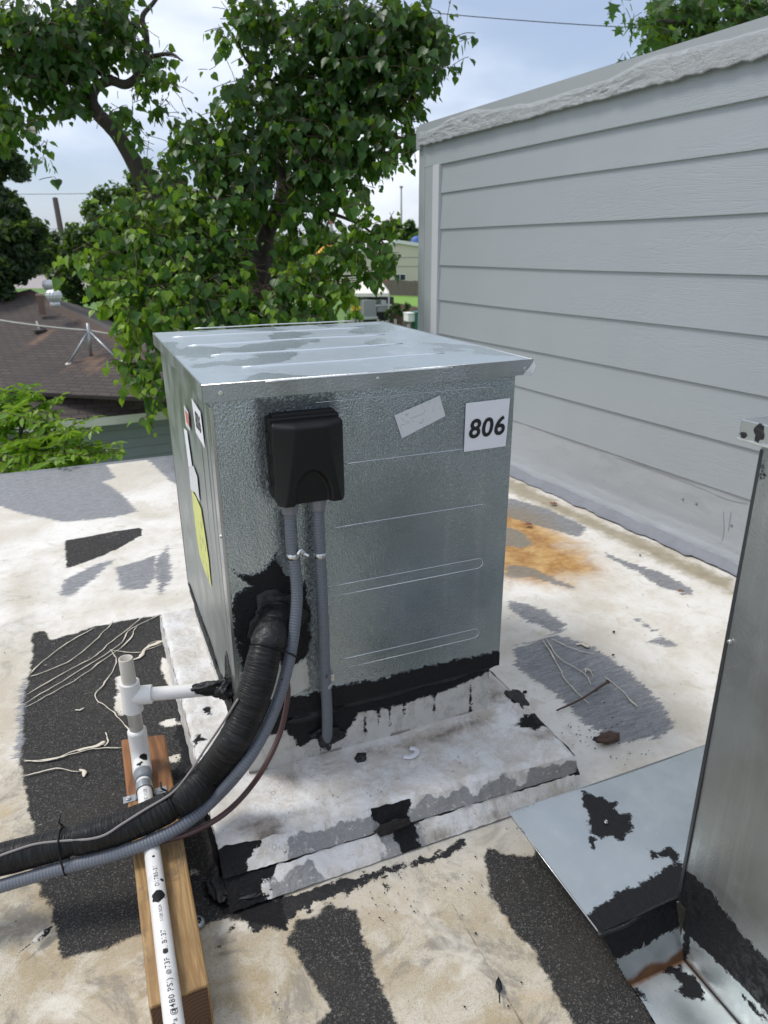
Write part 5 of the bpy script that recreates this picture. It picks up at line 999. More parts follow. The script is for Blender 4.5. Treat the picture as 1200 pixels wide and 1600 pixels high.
HS = [[(140,115),(175,112),(205,118),(218,90),(215,20),(240,15),(240,90),(235,120),(205,145),(165,148),(162,170),(195,215),(232,265),(248,300),(222,310),(200,275),(165,215),(138,160)], [(396,470),(398,390),(402,355),(420,312),(430,270),(428,230),(450,230),(458,290),(446,330),(430,365),(424,400),(428,470)]]
def make_tallow():
    base = D(330, 700, 4.6); base[2] = GZ; t = thing('tallow_tree', 'large leafy tree with heart-shaped leaves and two dark stems behind the 806 cabinet', 'tree', tuple(base))
    sA = [(235,300,4.6),(215,262,4.55),(180,205,4.5),(155,180,4.45),(143,157,4.4),(150,136,4.4),(172,126,4.4),(198,132,4.4),(222,112,4.4),(229,90,4.4),(228,52,4.4),(223,26,4.4),(240,4,4.4),(262,-30,4.4)]
    low = [base, base*.6+D(300, 520, 4.6)*.4, D(300, 520, 4.7), D(268, 400, 4.65)]
    P = catmull(low+[D(*p) for p in sA], 6); n = len(P); R = np.interp(np.linspace(0, 1, n), [0, .3, .45, .7, 1], [.11, .055, .034, .024, .010])
    f = lambda s, th: 1+.18*nz(s*6, math.cos(th)*1.5, math.sin(th)*1.5, 1, 3)
    tube('trunk', P, R, M_bark, t, 12, fn=f)
    P = catmull([base+[.1, 0, 0], base*.5+D(405, 540, 4.7)*.5, D(405, 540, 4.7), D(409, 440, 4.65), D(409, 400, 4.65), D(416, 368, 4.6), D(432, 330, 4.6), D(444, 292, 4.6), D(437, 250, 4.6), D(446, 195, 4.6), D(440, 140, 4.5), D(480, 80, 4.5), D(540, 30, 4.4), D(560, -40, 4.4)], 6); n = len(P)
    tube('trunk', P, np.interp(np.linspace(0, 1, n), [0, .3, .6, 1], [.12, .06, .042, .015]), M_bark, t, 12, fn=f)
    for pts in ([(172,126),(120,90),(60,60),(0,70)], [(228,90),(265,84),(285,95)], [(437,250),(500,200),(560,170),(620,160)], [(440,140),(390,100),(370,60)], [(409,400),(350,380),(280,360),(200,400),(130,405)], [(432,330),(500,330),(560,350),(600,380)], [(268,400),(220,440),(230,520),(230,600)], [(143,157),(110,130),(60,110)], [(560,170),(640,90),(700,60)], [(229,52),(190,30),(140,20)], [(405,500),(480,440),(560,430)]):
        m = len(pts); tube('branch', catmull([D(x, y, 4.4-.25*k/m) for k, (x, y) in enumerate(pts)], 5), np.linspace(.016, .005, (m-1)*5+1), M_bark, t, 7)
    d = .10
    C_ = [(-60,70,70,4.3,d,.8),(-70,170,60,4.3,d,.8),(-140,110,70,4.4,d,.7),(20,50,60,4.2,d),(75,60,60,4.2,d),(30,120,60,4.3,d),(90,110,45,4.3,d),(10,190,45,4.2,d),(40,200,30,4.1,.2,.7),(70,245,22,4.0,.25,.7),(78,270,14,4.,.3,.7),(130,40,60,4.3,d),(140,95,48,4.3,d,.8),(180,20,50,4.3,d),(190,70,40,4.3,.15,.8),(120,150,38,4.3,d,.7),(170,185,22,4.2,.3,.8),(200,215,24,4.2,.2,.8),(192,160,14,4.2,.2,.5),(228,130,24,4.2,.2,.9),(250,110,26,4.2,d,.8),(275,90,18,4.2,d,.6),(300,120,14,4.2,d,.5),(325,110,10,4.2,d,.5),(235,160,14,4.2,d,.5),
          (370,20,28,4.2,.15,.8),(350,40,26,4.2,.3,.8),(400,20,40,4.2,d),(440,40,50,4.3,d),(400,80,40,4.3,d,.8),(345,65,22,4.1,.3,.8),(500,40,60,4.2,d),(560,50,75,4.2,d,1.3),(630,50,70,4.2,d,1.2),(690,50,38,4.1,d),(705,95,22,4.1,.2,.7),(660,110,40,4.1,d),(600,130,70,4.2,d,1.3),(540,140,70,4.3,d,1.3),(470,130,60,4.3,d,1.1),(410,150,50,4.3,d),(370,150,38,4.2,.15,.9),(620,200,45,4.1,d),(640,170,26,4.1,.1,.8),(600,250,24,4.0,.35,.9),(560,220,55,4.2,d,1.2),(500,210,60,4.3,d,1.2),(430,220,55,4.3,d),(370,210,45,4.3,.15),(310,190,38,4.2,.25,.8),(290,230,38,4.2,.25,.8),(330,250,45,4.2,.15),(270,270,30,4.2,.2,.8),(380,280,55,4.3,d,1.1),(440,280,50,4.4,d),(510,280,45,4.3,d,.9),(545,270,30,4.2,.2,.8),(480,250,40,4.2,d),
          (225,215,28,4.3,.2),(242,250,26,4.3,.2),(250,175,24,4.3,.2),(262,285,28,4.2,.25),(200,170,26,4.3,.15),(215,80,30,4.3,.1),(265,130,26,4.3,.15),(290,180,26,4.3,.2),(250,310,40,4.1,.42),(210,330,42,4.1,.45),(290,330,50,4.1,.35,1.1),(350,330,55,4.2,.2,1.1),(410,330,40,4.4,d,.7),(470,330,48,4.3,.15,.9),(520,330,26,4.3,.3,.6),(180,350,36,4.1,.35),(225,380,50,4.0,.3,1.2),(280,390,60,4.1,.25,1.3),(340,400,60,4.1,.2,1.2),(160,410,36,4.0,.3),(112,400,22,3.9,.75,.8),(105,430,14,3.9,.7,.7),(140,425,28,3.9,.35,.9),(390,430,40,4.2,.2,.9),(440,400,40,4.3,.15,.8),(470,370,34,4.3,.25,.8),
          (200,450,40,3.9,.5,1.1),(250,460,50,3.9,.35,1.3),(310,460,60,3.9,.35,1.4),(370,470,50,3.95,.3,1.2),(430,460,50,4.0,.3,1.2),(480,440,45,4.1,.3,1.1),(515,400,36,4.1,.3),(530,450,34,4.1,.5,.9),(540,470,20,4.1,.6,.8),(560,380,36,4.1,d,1.1),(595,395,30,4.1,d,1.1),(605,415,18,4.1,.1),(555,330,26,4.1,.3,.9),(560,300,20,4.1,.3,.8),(575,350,24,4.1,.2),(605,345,18,4.1,.15,.8),(625,350,10,4.1,.4,.6),(580,420,22,4.1,.1,1.),(560,430,16,4.1,.2,.9),
          (200,500,36,3.7,.6,1.),(240,510,40,3.75,.45,1.2),(290,500,40,3.8,.4,1.2),(185,520,16,3.65,.7,.8),(215,560,30,3.7,.55,1.1),(240,580,34,3.7,.4,1.2),(205,600,18,3.65,.6,.9),(240,615,26,3.7,.3,1.1),(235,645,13,3.65,.3,.9),(350,500,50,3.9,.3,1.1),(430,500,50,3.95,.3,1.1),(500,490,40,4.0,.4,1.)]
    C_ = [(a[0], a[1], a[2], a[3], min(.95, a[4]+(.18 if a[1] > 300 else .05)))+tuple(a[5:]) for a in C_]; arr, tw = twigs(C_, .056, per=4.3, holes=(HO, HS), seed=4, step=.030, hang=1.0)
    split_parts(tmpl_heart(), arr, M_tall, t); V, Fc, _ = join_data([(a, b) for a, b, c in tw]); o = mesh('twig', V, Fc, M_twig); keep(o, t); o['kind'] = 'stuff'; print('tallow leaves', len(arr[0]))
make_tallow()
def make_shrub():
    DS = .62
    base = Z(60, 760, -.3); base = D(40, 735, 4.5); base[2] = GZ; t = thing('pinnate_shrub', 'bright green shrub with feathery rows of leaflets at the left roof edge', 'shrub', tuple(base)); r = np.random.default_rng(5); P = []; Ya = []; Nn = []; S = []; T = []; tw = []
    fr = [((20,700),(90,640),3.7),((60,700),(150,650),3.6),((0,680),(60,610),3.8),((40,690),(100,655),3.6),((60,720),(190,692),3.5),((20,720),(150,700),3.5),((0,720),(120,735),3.45),((60,730),(185,705),3.55),((80,715),(148,672),3.6),((0,650),(45,600),3.8),((-20,640),(20,605),3.8),((-10,700),(40,640),3.7),((0,740),(60,725),3.4),((30,700),(75,680),3.5),((-10,690),(20,640),3.6),((90,730),(170,712),3.5),((-30,720),(30,690),3.5),((20,670),(95,618),3.75),((20,730),(110,690),3.5),((-20,670),(60,640),3.6),((50,735),(130,720),3.45),((0,660),(40,620),3.7),((20,640),(55,600),3.8),((-20,760),(80,740),3.4),((70,700),(120,660),3.55),((0,705),(80,665),3.55)]
    fr = fr+[((a[0]+r.normal()*16, a[1]+r.normal()*12), (b[0]-abs(r.normal())*22, b[1]+8+abs(r.normal())*16), d+r.normal()*.12) for a, b, d in fr*3]
    for (a, b, dep) in fr:
        dep += DS; A_ = D(*a, dep); B_ = D(*b, dep-.1+r.normal()*.08); L_ = np.linalg.norm(B_-A_); n = max(5, int(L_/.029)); mid = (A_+B_)/2+[0, 0, .10*L_]; tb = r.uniform(.35, .85); pts = []
        for k in range(n+1):
            u = k/n; p = (1-u)**2*A_+2*u*(1-u)*mid+u*u*B_; dv = 2*(1-u)*(mid-A_)+2*u*(B_-mid); dv /= np.linalg.norm(dv); pts.append(p)
            for s in (-1, 1):
                if u < .12: continue
                sd_ = np.cross(dv, [0, 0, 1]); sd_ /= np.linalg.norm(sd_)+1e-9; P.append(p); Ya.append(sd_*s+dv*.45+np.array([0, 0, -.35])+r.normal(size=3)*.3); Nn.append(np.array([0, 0, 1])+r.normal(size=3)*.5); S.append(.090*(1-.35*u)*r.uniform(.7, 1.2)); T.append(np.clip(tb+.25*u+r.normal()*.09-.25*(dep > 3.7+DS), 0, 1))
        tw.append(tube_data(pts, .0022, 4, False)[:2]+([],))
    split_parts(tmpl_oval(), (np.array(P), np.array(Ya), np.array(Nn), np.array(S), np.array(T)), M_pin, t, 300, 'foliage', 'leaflet')
    V, Fc, _ = join_data([(a, b) for a, b, c in tw]); o = mesh('leaf_stalk', V, Fc, M_twig); keep(o, t); o['kind'] = 'stuff'
    for pts in ([(-40,720),(0,718),(28,722),(40,740)], [(28,722),(60,700),(90,670)], [(0,718),(30,680),(40,640)]): tube('branch', catmull([D(x, y, 4.2) for x, y in pts], 5), .012, M_bark, t, 8)
    tube('trunk', [base, D(40, 745, 4.3), D(30, 722, 4.2)], [.04, .03, .015], M_bark, t, 8)
make_shrub()
def cloudtree(name, lab, cls, leaf, mat, n, seed, trunk=None, tm=None, cat='tree', group=None, inner=True, extra=None):
    c0 = D(cls[0][0], cls[0][1], cls[0][3]); b = c0.copy(); b[2] = GZ; t = thing(name, lab, cat, tuple(b), group); r = np.random.default_rng(seed); P = []; Nn = []; T = []; Ws = np.array([c[2]**2 for c in cls], float); Ws /= Ws.sum()
    for c, w_ in zip(cls, Ws):
        ct = D(c[0], c[1], c[3]); R = c[2]/F*c[3]; m = int(n*w_); sub_ = max(4, m//45)
        sc = r.normal(size=(sub_, 3)); sc /= np.linalg.norm(sc, axis=1)[:, None]; sc = ct+sc*R*(r.uniform(.1, 1, size=(sub_, 1))**.5)*.85
        k = r.integers(0, sub_, m); d = r.normal(size=(m, 3)); d /= np.linalg.norm(d, axis=1)[:, None]; p = sc[k]+d*R*.24*r.uniform(.3, 1.1, size=(m, 1)); P.append(p); Nn.append(d+r.normal(size=(m, 3))*.5+[0, 0, .5]); T.append(np.clip(c[4]+r.normal(size=sub_)[k]*.13+r.normal(size=m)*.07+d[:, 2]*.08, 0, 1))
    P = np.concatenate(P); Nn = np.concatenate(Nn); T = np.concatenate(T); m = len(P)
    leaf_mass('crown', tm or tmpl_tuft(), P, r.normal(size=(m, 3))+[0, 0, -.4], Nn, leaf*r.uniform(.6, 1.25, m), T, mat, t)
    if trunk:
        for tr in trunk:
            Q = [D(*q) for q in tr]; Q[0][2] = GZ if tr[0][1] > 440 else Q[0][2]; tube('trunk', catmull(Q, 4), np.linspace(.022*cls[0][3]*.6, .05, (len(Q)-1)*4+1), M_bark, t, 8)
    return t
cloudtree('live_oak', 'dark dense live oak at the far left edge of the photo', [(0,245,42,14,.2),(25,262,26,14,.25),(-30,300,50,14,.2),(5,335,40,14,.3),(-20,400,70,14,.25),(35,370,36,14,.3),(55,395,26,14,.3),(18,430,34,14,.3),(-40,180,60,14,.2),(60,355,12,14,.3),(-30,450,40,14,.3),(5,455,20,14,.3)], .16, M_oak, 9000, 11, [[(0,520,14),(-5,440,14),(-20,340,14)], [(-5,440,14),(30,400,14),(50,385,14)]])
cloudtree('elm_tree', 'round mid green tree behind the brown roof, left of the heart-leaved tree', [(150,360,50,17,.4),(105,395,34,17,.3),(200,325,48,17,.45),(240,350,55,17,.35),(180,410,60,17,.2),(130,440,42,17,.12),(230,430,60,17,.15),(220,295,30,17,.5),(275,320,45,17,.4),(85,420,22,17,.2),(190,470,40,16,.1),(290,400,60,17,.2),(350,420,70,17,.2),(430,430,60,17,.2)], .16, M_mid, 16000, 12, [[(180,540,17),(185,440,17),(190,360,17)]])
cloudtree('small_oak', 'dark bushy tree just right of the live oak, above the street', [(72,385,20,30,.3),(88,378,14,30,.3),(60,400,14,30,.3),(100,410,24,30,.25),(112,430,18,30,.2)], .3, M_oak, 1500, 13, [[(85,470,30),(84,410,30)]])
MT = cloudtree('maple_tree', 'tree with pointed lobed leaves rising behind the siding wall, top right', [(1000,20,30,5.2,.45),(1040,40,38,5.2,.4),(1090,15,60,5.3,.35),(1150,20,60,5.3,.4),(1200,0,60,5.4,.35),(1010,50,22,5.1,.5),(1060,-20,60,5.5,.3),(1050,70,22,5.2,.4),(975,0,18,5.1,.5),(1250,-20,60,5.4,.3)], .04, M_map, 10, 14)
def finish_maple():
    for o in list(MT.children): bpy.data.objects.remove(o)
    C_ = [(985,5,18,5.0,.4,.6),(960,-8,14,5.0,.4,.7),(1000,25,22,5.1,.4),(1030,45,30,5.1,.4),(1010,62,16,5.1,.45),(1045,70,24,5.2,.35),(1080,20,50,5.3,.4),(1110,50,40,5.3,.3),(1150,20,50,5.3,.4),(1190,0,50,5.4,.4),(1130,55,45,5.4,.3),(1070,60,36,5.3,.3),(1180,35,45,5.5,.3),(1040,20,36,5.3,.4),(1050,0,40,5.4,.5),(1230,0,50,5.4,.3),(1100,-20,50,5.4,.4),(978,78,7,5.0,.3,.5)]
    arr, tw = twigs(C_, .090, per=5.0, area=220, seed=9, step=.05, hang=.9); split_parts(tmpl_lobed(), arr, M_map, MT); V, Fc, _ = join_data([(a, b) for a, b, c in tw]); o = mesh('twig', V, Fc, M_twig); keep(o, MT); o['kind'] = 'stuff'
    tube('branch', [D(1200, 120, 5.8), D(1120, 40, 5.4), D(1010, 30, 5.1)], [.03, .02, .008], M_bark, MT, 8)
    b = D(1200, 120, 5.8); g_ = b.copy(); g_[2] = GZ; tube('trunk', [g_, b, b+[0, 0, 1.5]], [.14, .09, .05], M_bark, MT, 10)
finish_maple()
# ---- distance behind, to the right of the trees
def fo(px, py, dep, w_, d_, h, name, mat, root=None, base=None):    # a block standing on the ground seen at px, py
    c = D(px, py, dep); c[2] = GZ if base is None else base; return box(name, (c[0]-w_/2, c[1]-d_/2, c[2]), (c[0]+w_/2, c[1]+d_/2, c[2]+h), mat, root)
def make_far():
    # cream warehouse
    a = Z(470, 447, GZ); b = Z(662, 444, GZ); e = b-a; L_ = np.linalg.norm(e); e /= L_; n = np.array([-e[1], e[0], 0]); n = n if n@FW > 0 else -n
    t = thing('cream_warehouse', 'cream metal warehouse with white roof edge and small windows in the distance', 'building', tuple(a))
    zt = PL(560, 383, a, n)[2]; pk = PL(620, 380, a, n); s_pk = (pk-a)@e; zr = PL(662, 389, a, n)[2]; end = L_+3; zl = pk[2]-(pk[2]-zr)*(s_pk+2)/(L_-s_pk)
    s = lambda q, z, o=0.: tuple((a+e*q-n*o)[:2])+(z,)
    V = [s(-2, GZ), s(end, GZ), s(end, zr-.2), s(s_pk, pk[2]), s(-2, zl)]; V2 = [tuple(np.array(v)+n*20) for v in V]
    o = mesh('wall', V+V2, [(0, 1, 2, 3, 4), (9, 8, 7, 6, 5), (0, 5, 6, 1), (1, 6, 7, 2), (4, 9, 5, 0)], M_cream); keep(o, t)
    V = [s(-2.3, zl, .3), s(s_pk, pk[2], .3), s(end+.3, zr-.25, .3)]; V = V+[tuple(np.array(v)+n*20.6) for v in V]; V += [(x, y, z+.45) for x, y, z in V]
    o = mesh('roof', V, [(0,1,7,6),(1,2,8,7),(6,7,10,9),(7,8,11,10),(0,3,4,1),(1,4,5,2),(3,9,10,4),(4,10,11,5),(0,6,9,3),(2,5,11,8)], M_white); keep(o, t)
    for (x0, x1) in ((616.5, 624), (625.5, 633)):
        p0 = PL(x0, 437.5, a-n*.05, n); p1 = PL(x1, 429, a-n*.05, n); q0 = (p0-a)@e; q1 = (p1-a)@e
        f = mesh('window', [s(q0-.12, p0[2]-.12, .06), s(q1+.12, p0[2]-.12, .06), s(q1+.12, p1[2]+.12, .06), s(q0-.12, p1[2]+.12, .06)], [(0, 1, 2, 3)], M_white); keep(f, t)
        sub(mesh('pane', [s(q0, p0[2], .1), s(q1, p0[2], .1), s(q1, p1[2], .1), s(q0, p1[2], .1)], [(0, 1, 2, 3)], M_glass), f)
    for y in (403, 417): p = PL(640, y, a, n)[2]; o = mesh('panel_joint', [s(0, p, .03), s(L_, p, .03), s(L_, p+.10, .03), s(0, p+.10, .03)], [(0, 1, 2, 3)], M_grey); keep(o, t)
    # far board fence
    a = Z(560, 459, GZ); b = Z(668, 463, GZ); e = (b-a); L_ = np.linalg.norm(e); e /= L_; t = thing('board_fence', 'weathered grey board fence in front of the cream warehouse', 'fence', tuple(a)); r = random.Random(2)
    me0 = None; k = 0; x = 0
    while x < L_:
        w_ = .34; p = a+e*x; h = 1.55+r.uniform(-.05, .05); q_ = p+e*(w_-.03); nn = np.array([-e[1], e[0], 0])*.03
        o = mesh('board', [p, q_, q_+nn, p+nn, p+[0, 0, h], q_+[0, 0, h], q_+nn+[0, 0, h], p+nn+[0, 0, h]], [(0,1,5,4),(1,2,6,5),(2,3,7,6),(3,0,4,7),(4,5,6,7)], M_fence); keep(o, t); x += w_
    # pale lawn strip and near yard wall
    q = [Z(598, 462, GZ), Z(672, 466, GZ), Z(672, 482, GZ), Z(600, 470, GZ)]
    for p in q: p[2] = GZ+.004
    tag(mesh('lawn', q, [(3, 2, 1, 0)], M_lawn), kind='structure')
    dep = 42
    a = D(600, 470, dep); b = D(668, 484, dep-6); t = thing('yard_fence', 'low brown picket fence between the lawn and the canopy yard', 'fence', (a[0], a[1], GZ)); e = b-a; e[2] = 0; L_ = np.linalg.norm(e[:2]); e /= L_; x = 0
    while x < L_:
        p = a+e*x; h = p[2]-GZ-(x/L_)*(a[2]-b[2])+r.uniform(-.04, .04); p[2] = GZ; q_ = p+e*.20; nn = np.array([-e[1], e[0], 0])*.03; o = mesh('picket', [p, q_, q_+nn, p+nn, p+[0, 0, h], q_+[0, 0, h], q_+nn+[0, 0, h], p+nn+[0, 0, h]], [(0,1,5,4),(1,2,6,5),(2,3,7,6),(3,0,4,7),(4,5,6,7)], M_brownf); keep(o, t); x += .26
    # canopy
    dep = 40; c = D(578, 457, dep); t = thing('garden_canopy', 'cream pyramid-roofed garden canopy on thin posts, clutter stored beneath', 'canopy', (c[0], c[1], GZ)); W_ = 28/F*dep; zt_ = D(592, 437, dep)[2]; ze = D(578, 456, dep)[2]
    rd = np.array([RT[0], RT[1], 0]); rd /= np.linalg.norm(rd); fd = np.array([-rd[1], rd[0], 0]); cs = [c+rd*sx*W_*1.05+fd*sy*1.4 for sx, sy in ((-1.2, -1), (1, -1), (1, 1), (-1.2, 1))]
    for p in cs: p[2] = ze
    tp = (cs[0]+cs[2])/2+rd*.4; tp[2] = zt_; cs2 = [p-[0, 0, .18] for p in cs]
    o = mesh('canopy_roof', cs+[tp-rd*.6, tp+rd*.3]+cs2, [(0, 1, 5, 4), (1, 2, 5), (2, 3, 4, 5), (3, 0, 4), (0, 6, 7, 1), (1, 7, 8, 2), (2, 8, 9, 3), (3, 9, 6, 0)], M_canv); keep(o, t)
    for p in cs: tube('post', [(p[0], p[1], GZ), (p[0], p[1], ze)], .05, M_grey, t, 6)
    def clutter(name, lab, cat, px, py, w_, h, mat, dep=39.5, parts=()):
        c = D(px, py, dep); tt = thing(name, lab, cat, (c[0], c[1], GZ)); z0 = max(GZ, c[2]-h)
        box('body', (c[0]-w_/2, c[1]-.3, z0), (c[0]+w_/2, c[1]+.3, c[2]), mat, tt, .04)
        for (dx, dz, w2, h2, m2, nm) in parts: box(nm, (c[0]+dx-w2/2, c[1]-.34, c[2]+dz-h2), (c[0]+dx+w2/2, c[1]+.34, c[2]+dz), m2, tt, .02)
        box('leg', (c[0]-w_*.4, c[1]-.2, GZ), (c[0]-w_*.3, c[1]+.2, z0+.02), M_dbody, tt); box('leg', (c[0]+w_*.3, c[1]-.2, GZ), (c[0]+w_*.4, c[1]+.2, z0+.02), M_dbody, tt)
        return tt
    clutter('storage_cabinet', 'dark storage cabinet under the left of the garden canopy', 'cabinet', 565, 462, 1.0, 2.2, M_dbody, 40.6, [(0, .04, .5, .5, M_grey, 'hanging_cloth')])
    clutter('covered_grill', 'grey kettle grill under the right of the garden canopy', 'grill', 596, 474, .75, .45, M_grey, 39.4, [(0, .2, .3, .25, M_ventm, 'lid'), (0, -.05, 1., .08, M_ventm, 'side_shelf')])
    clutter('patio_chair', 'tall pale folding chair standing under the garden canopy', 'chair', 575, 468, .8, .95, M_grey, 39., [(0, -.9, .9, .15, M_ventm, 'seat')])
    clutter('dark_shelf', 'dark shelf behind the grill under the garden canopy', 'shelf', 593, 464, 1.6, 1.9, M_dbody, 41.2, [(0, -.5, 1.5, .06, M_fence, 'shelf_board')])
    clutter('green_bin', 'dark green wheeled bin beside the grey wall corner', 'bin', 655, 488, .62, .95, M_green, 36, [(0, .05, .68, .09, M_green, 'lid')])
    clutter('white_cooler', 'white cooler box standing left of the green bin', 'cooler', 641, 489, .50, .42, M_white, 36, [(0, .03, .54, .07, M_white, 'lid')])
    # grey garden fence boards
    a = D(538, 497, 34); b = D(640, 503, 32); t = thing('picket_fence', 'low irregular grey picket fence behind the cabinet lid', 'fence', (a[0], a[1], GZ)); e = b-a; e[2] = 0; L_ = np.linalg.norm(e); e /= L_; x = 0
    while x < L_:
        p = a+e*x; h = a[2]-GZ-(a[2]-b[2])*x/L_+r.uniform(-.15, .10); p[2] = GZ; q_ = p+e*.15; nn = np.array([-e[1], e[0], 0])*.03; o = mesh('picket', [p, q_, q_+nn, p+nn, p+[0, 0, h], q_+[0, 0, h], q_+nn+[0, 0, h], p+nn+[0, 0, h]], [(0,1,5,4),(1,2,6,5),(2,3,7,6),(3,0,4,7),(4,5,6,7)], M_gfence if r.random() < .75 else M_fence); keep(o, t); x += .24
    cloudtree('yellow_flower_bush', 'bush with yellow flowers in the yard behind the cabinet lid', [(553,488,10,33,.8),(562,494,8,33,.7),(548,497,9,33,.6)], .10, M_pin, 350, 21, None, None, 'bush')
    cloudtree('flower_head', 'cluster of yellow blooms on top of the yard bush', [(553,479,8,32.8,1),(561,483,5,32.8,1)], .10, M_yflo, 90, 22, None, None, 'flowers')
    cloudtree('pink_crepe_myrtle', 'pink flowering crepe myrtle in front of the cream warehouse', [(604,428,8,60,1),(598,433,8,60,1),(612,425,5,60,1)], .25, M_pink, 260, 23, None, None, 'tree')
    cloudtree('low_shrub', 'low olive shrub between the grill and the green bin', [(618,482,10,37,.5),(628,487,9,37,.5),(636,480,6,37,.5),(610,490,8,37,.4)], .14, M_oak, 400, 24, None, None, 'shrub')
    for k, (px, py, rr, dd) in enumerate([(640,368,20,150), (615,362,18,150), (655,375,14,140), (590,372,18,150), (560,376,16,160), (530,382,12,160), (500,380,14,160)]):
        cloudtree('distant_tree', ['tallest', 'second tallest', 'right hand', 'middle', 'left of middle', 'small left', 'leftmost'][k]+' of the hazy trees behind the cream warehouse', [(px, py, rr, dd, .3), (px-rr*.7, py+rr*.5, rr*.7, dd, .25), (px+rr*.7, py+rr*.5, rr*.7, dd, .25)], 1.1, M_mid, 700, 30+k, None, None, 'tree', 'distant trees behind the warehouse')
    # masts and signs
    p = D(627, 292, 170); o = tube('light_mast', [(p[0], p[1], GZ), tuple(p)], [.3, .2], M_grey, None, 6); keep(box('lamp_head', tuple(p-[.35, .3, .2]), tuple(p+[.35, .3, .2]), M_grey), o) ; o.children[0].matrix_parent_inverse = Matrix.Identity(4); tag(o, 'thin tall light mast rising above the distant trees left of the wall', 'light mast')
    p = D(517, 336, 170); t = thing('pole_sign', 'red and white sign on a tall pole seen through the leaves', 'sign', (p[0], p[1], GZ)); tube('sign_pole', [(p[0], p[1], GZ), tuple(p)], .35, M_grey, t, 6)
    for z0, z1, m in ((-.9, .1, M_red), (.1, .9, M_white), (-1.9, -.95, M_red)): box('sign_panel', (p[0]-.85, p[1]-.4, p[2]+z0), (p[0]+.85, p[1]-.2, p[2]+z1), m, t)
    for k, px in enumerate((506, 510, 536)): p = D(px, 358, 180); tag(tube('distant_pole', [(p[0], p[1], GZ), tuple(p)], .25, M_pole, None, 5), ['leftmost', 'middle', 'rightmost'][k]+' of three thin dark poles on the horizon by the red sign', 'pole', 'thin poles on the horizon')
    p = D(517, 383, 110); q = [p+[-3, -1, -2], p+[3, -1, -2], p+[3, 2, -2], p+[-3, 2, -2]]; o = mesh('orange_roof', q+[p+[-1, 0, 0], p+[.2, 0, 0]], [(0, 1, 5, 4), (1, 2, 5), (2, 3, 4, 5), (3, 0, 4)], M_orange); t = thing('orange_roof_kiosk', 'small building with an orange-yellow roof glimpsed through the leaves', 'building', (p[0], p[1], GZ)); o.name = 'roof'; keep(o, t); box('wall', (p[0]-2.6, p[1]-.8, GZ), (p[0]+2.6, p[1]+1.6, p[2]-2), M_cream, t)
    p = D(651, 378, 120); o = lathe('blue_tank', (p[0], p[1], GZ), [(1.0, 0), (1.0, p[2]-GZ+1.0-.6), (.6, p[2]-GZ+1.0-.2), (.1, p[2]-GZ+1.0)], M_blue, None, 16); tag(o, 'small blue tank above the warehouse roof by the wall corner', 'tank')
    p = D(40, 425, 90); 
M_lawn = simple('mown_lawn', (.16, .30, .04), .95, var=.15); M_brownf = simple('brown_fence_wood', (.16, .11, .085), .9, var=.3, vsc=2); M_canv = simple('cream_canvas', (.80, .76, .66), .8); M_gfence = simple('pale_fence_wood', (.28, .27, .26), .9, var=.3, vsc=3)
make_far()
def treeline():
    r = np.random.default_rng(77); P = []; T = []
    for k in range(240):
        a = 2*math.pi*k/240; R = 190+r.normal()*12; h = r.uniform(5.5, 9.5); c = np.array([R*math.cos(a), R*math.sin(a), GZ]); m = 90; d = r.normal(size=(m, 3)); d /= np.linalg.norm(d, axis=1)[:, None]; p = c+d*[4.2, 4.2, h*.5]+[0, 0, h*.45]; P.append(p); T.append(np.clip(.25+r.normal()*.1+d[:, 2]*.1, 0, 1)*np.ones(m))
    P = np.concatenate(P); m = len(P); o = leaf_mass('distant_woods', tmpl_tuft(), P, r.normal(size=(m, 3)), r.normal(size=(m, 3)), np.full(m, 2.6), np.concatenate(T), M_mid, None); tag(o, 'hazy band of far off trees along the horizon', 'trees')
treeline()
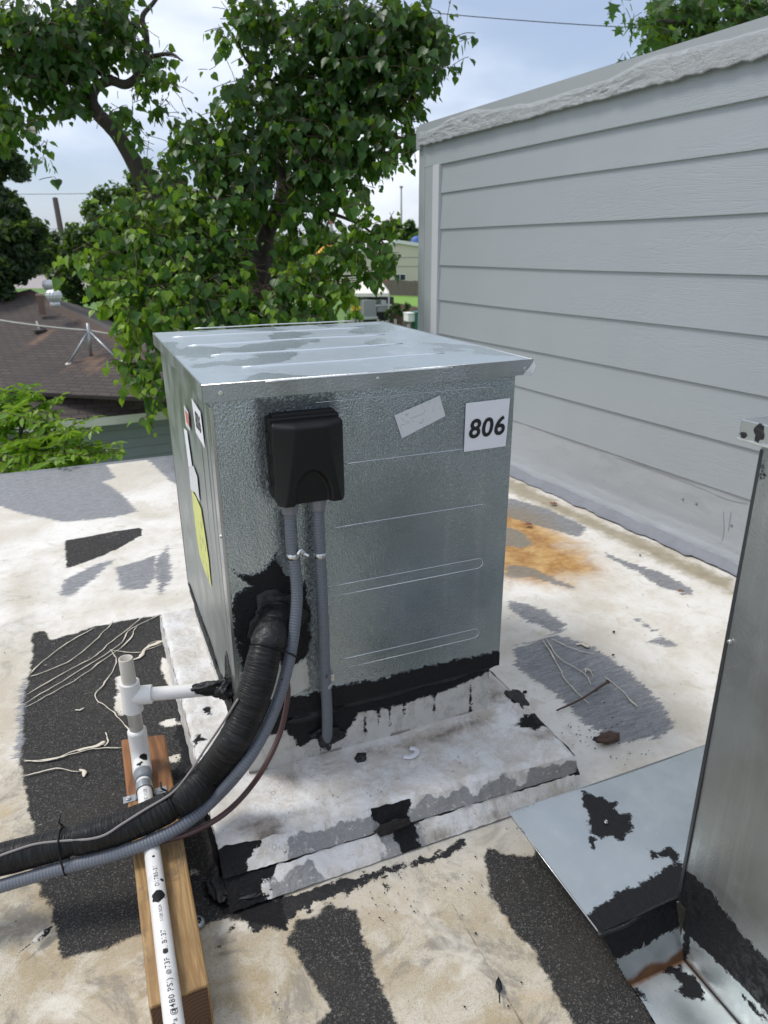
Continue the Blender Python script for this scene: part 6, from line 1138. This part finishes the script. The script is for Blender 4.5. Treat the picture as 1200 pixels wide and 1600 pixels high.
# ================================================================== small things on the roof
def debris():
    P = catmull([Z(870, 1110, .004), Z(905, 1094, .006), Z(935, 1075, .010), Z(950, 1065, .014)], 6); t = thing('twig', 'short bare brown twig lying on the grey paint patch right of the cabinet', 'twig', tuple(P[0])); tube('stem', P, np.linspace(.0022, .0032, len(P)), M_twig, t, 7, fn=lambda s, th: 1+.3*nz(s*90, th)); tube('side_shoot', [P[10], P[10]+(.010, -.006, .004)], .0016, M_twig, t, 5); blob(*P[-1], .004, .005, .004, 3, t, 'knot', M_twig)
    def leaf(px, py, s, rot, lab, mat=M_dry, curl=.3, tm=None, z=.004):
        V0, F0 = tm or tmpl_lobed(); c, s_ = math.cos(rot), math.sin(rot); c0 = Z(px, py, z); V = [(c0[0]+s*(v[0]*c-v[1]*s_), c0[1]+s*(v[0]*s_+v[1]*c), c0[2]+.002+s*curl*(v[0]**2+.6*(v[1]-.5)**2)) for v in V0]
        t = thing('fallen_leaf', lab, 'leaf', tuple(c0)); o = mesh('blade', V, F0, mat, None, True); keep(o, t); o.modifiers.new('s', 'SOLIDIFY').thickness = .0008
        tube('stalk', [np.array(V[0]), np.array(V[0])+np.array([s*.5*s_, -s*.5*c, .002])], .0012, mat, t, 5)
    leaf(829, 820, .030, 1.3, 'reddish brown curled leaf in the rusty puddle stain', curl=.35); leaf(868, 788, .028, .5, 'small red-brown leaf near the foot of the siding wall', curl=.2); leaf(1066, 925, .016, .8, 'tiny dark dry leaf at the end of a grey scuff', curl=.3)
    leaf(780, 1556, .028, -.5, 'dark pointed leaf fragment lying on the beige coating at the bottom', M_tar, .3, tmpl_oval()); leaf(48, 1478, .040, -1.0, 'pale curled dead leaf on the beige coating at the lower left', M_pvcd, .35, tmpl_oval())
    c = Z(950, 1153, .01); o = blob(c[0], c[1], .010, .026, .014, .011, 91, None, 'bark_chunk', M_twig); tag(o, 'ragged dark chunk of bark on the roof beside the slab', 'bark chunk')
    for k, (px, py, s, lab) in enumerate([(1000,868,.004,'tiny dark pebble in the middle of the white coating behind the grey cabinet'), (959,988,.004,'tiny black pebble on the white coating, above the large grey patch'), (820,1083,.006,'black pebble beside the cabinet corner right of the slab'), (958,1024,.004,'tiny black pebble right of the grey patch'), (455,1533,.006,'small black tar crumb at the foot of the dark strip'), (270,1238,.004,'small tar crumb by the timber')][:4]):
        c = Z(px, py, 0); tag(blob(c[0], c[1], s*.5, s, s*.8, s*.6, 100+k, None, 'pebble', M_tar), lab, 'pebble')
    c = Z(310, 1440, .006); t = thing('bottle_cap', 'crushed dull metal cap on the dark patch beside the timber', 'cap', tuple(c)); lathe('cap', c, [(.011, -.006), (.0115, .0), (.009, .004), (.004, .003)], M_dzinc, t, 14, (.3, -.2, 1)); blob(c[0], c[1], c[2]+.003, .005, .005, .003, 5, t, 'rubble', M_pvcd)
    r = random.Random(4); parts = []
    for k in range(420):
        if k < 120: px, py = 560+r.gauss(0, 150), 1405+r.gauss(0, 25); z = .0; s_ = r.uniform(.0006, .0018)
        elif k < 260: px, py = r.uniform(0, 1100), r.uniform(760, 1590); z = 0; s_ = r.uniform(.0006, .0022)
        elif k < 340: px, py = 930+r.gauss(0, 40), 1150+r.gauss(0, 22); z = 0; s_ = r.uniform(.0008, .0024)
        else: px, py = r.uniform(260, 330), r.uniform(1000, 1290); z = 0; s_ = r.uniform(.001, .0035)
        c = Z(px, py, 0)
        if -.09 < c[0] < .69 and -.23 < c[1] < .8: continue
        q = [c+np.array([s_*r.uniform(.6, 1.4)*math.cos(a), s_*r.uniform(.6, 1.4)*math.sin(a), 0]) for a in (0, 1.3, 2.5, 3.7, 5.0)]; parts.append((q+[c+np.array([0, 0, s_*.9])], [(i, (i+1) % 5, 5) for i in range(5)]))
    V, Fc, _ = join_data(parts); tag(mesh('grit', V, Fc, M_tar), 'black tar crumbs and grit scattered over the coating', 'grit', kind='stuff')
debris()
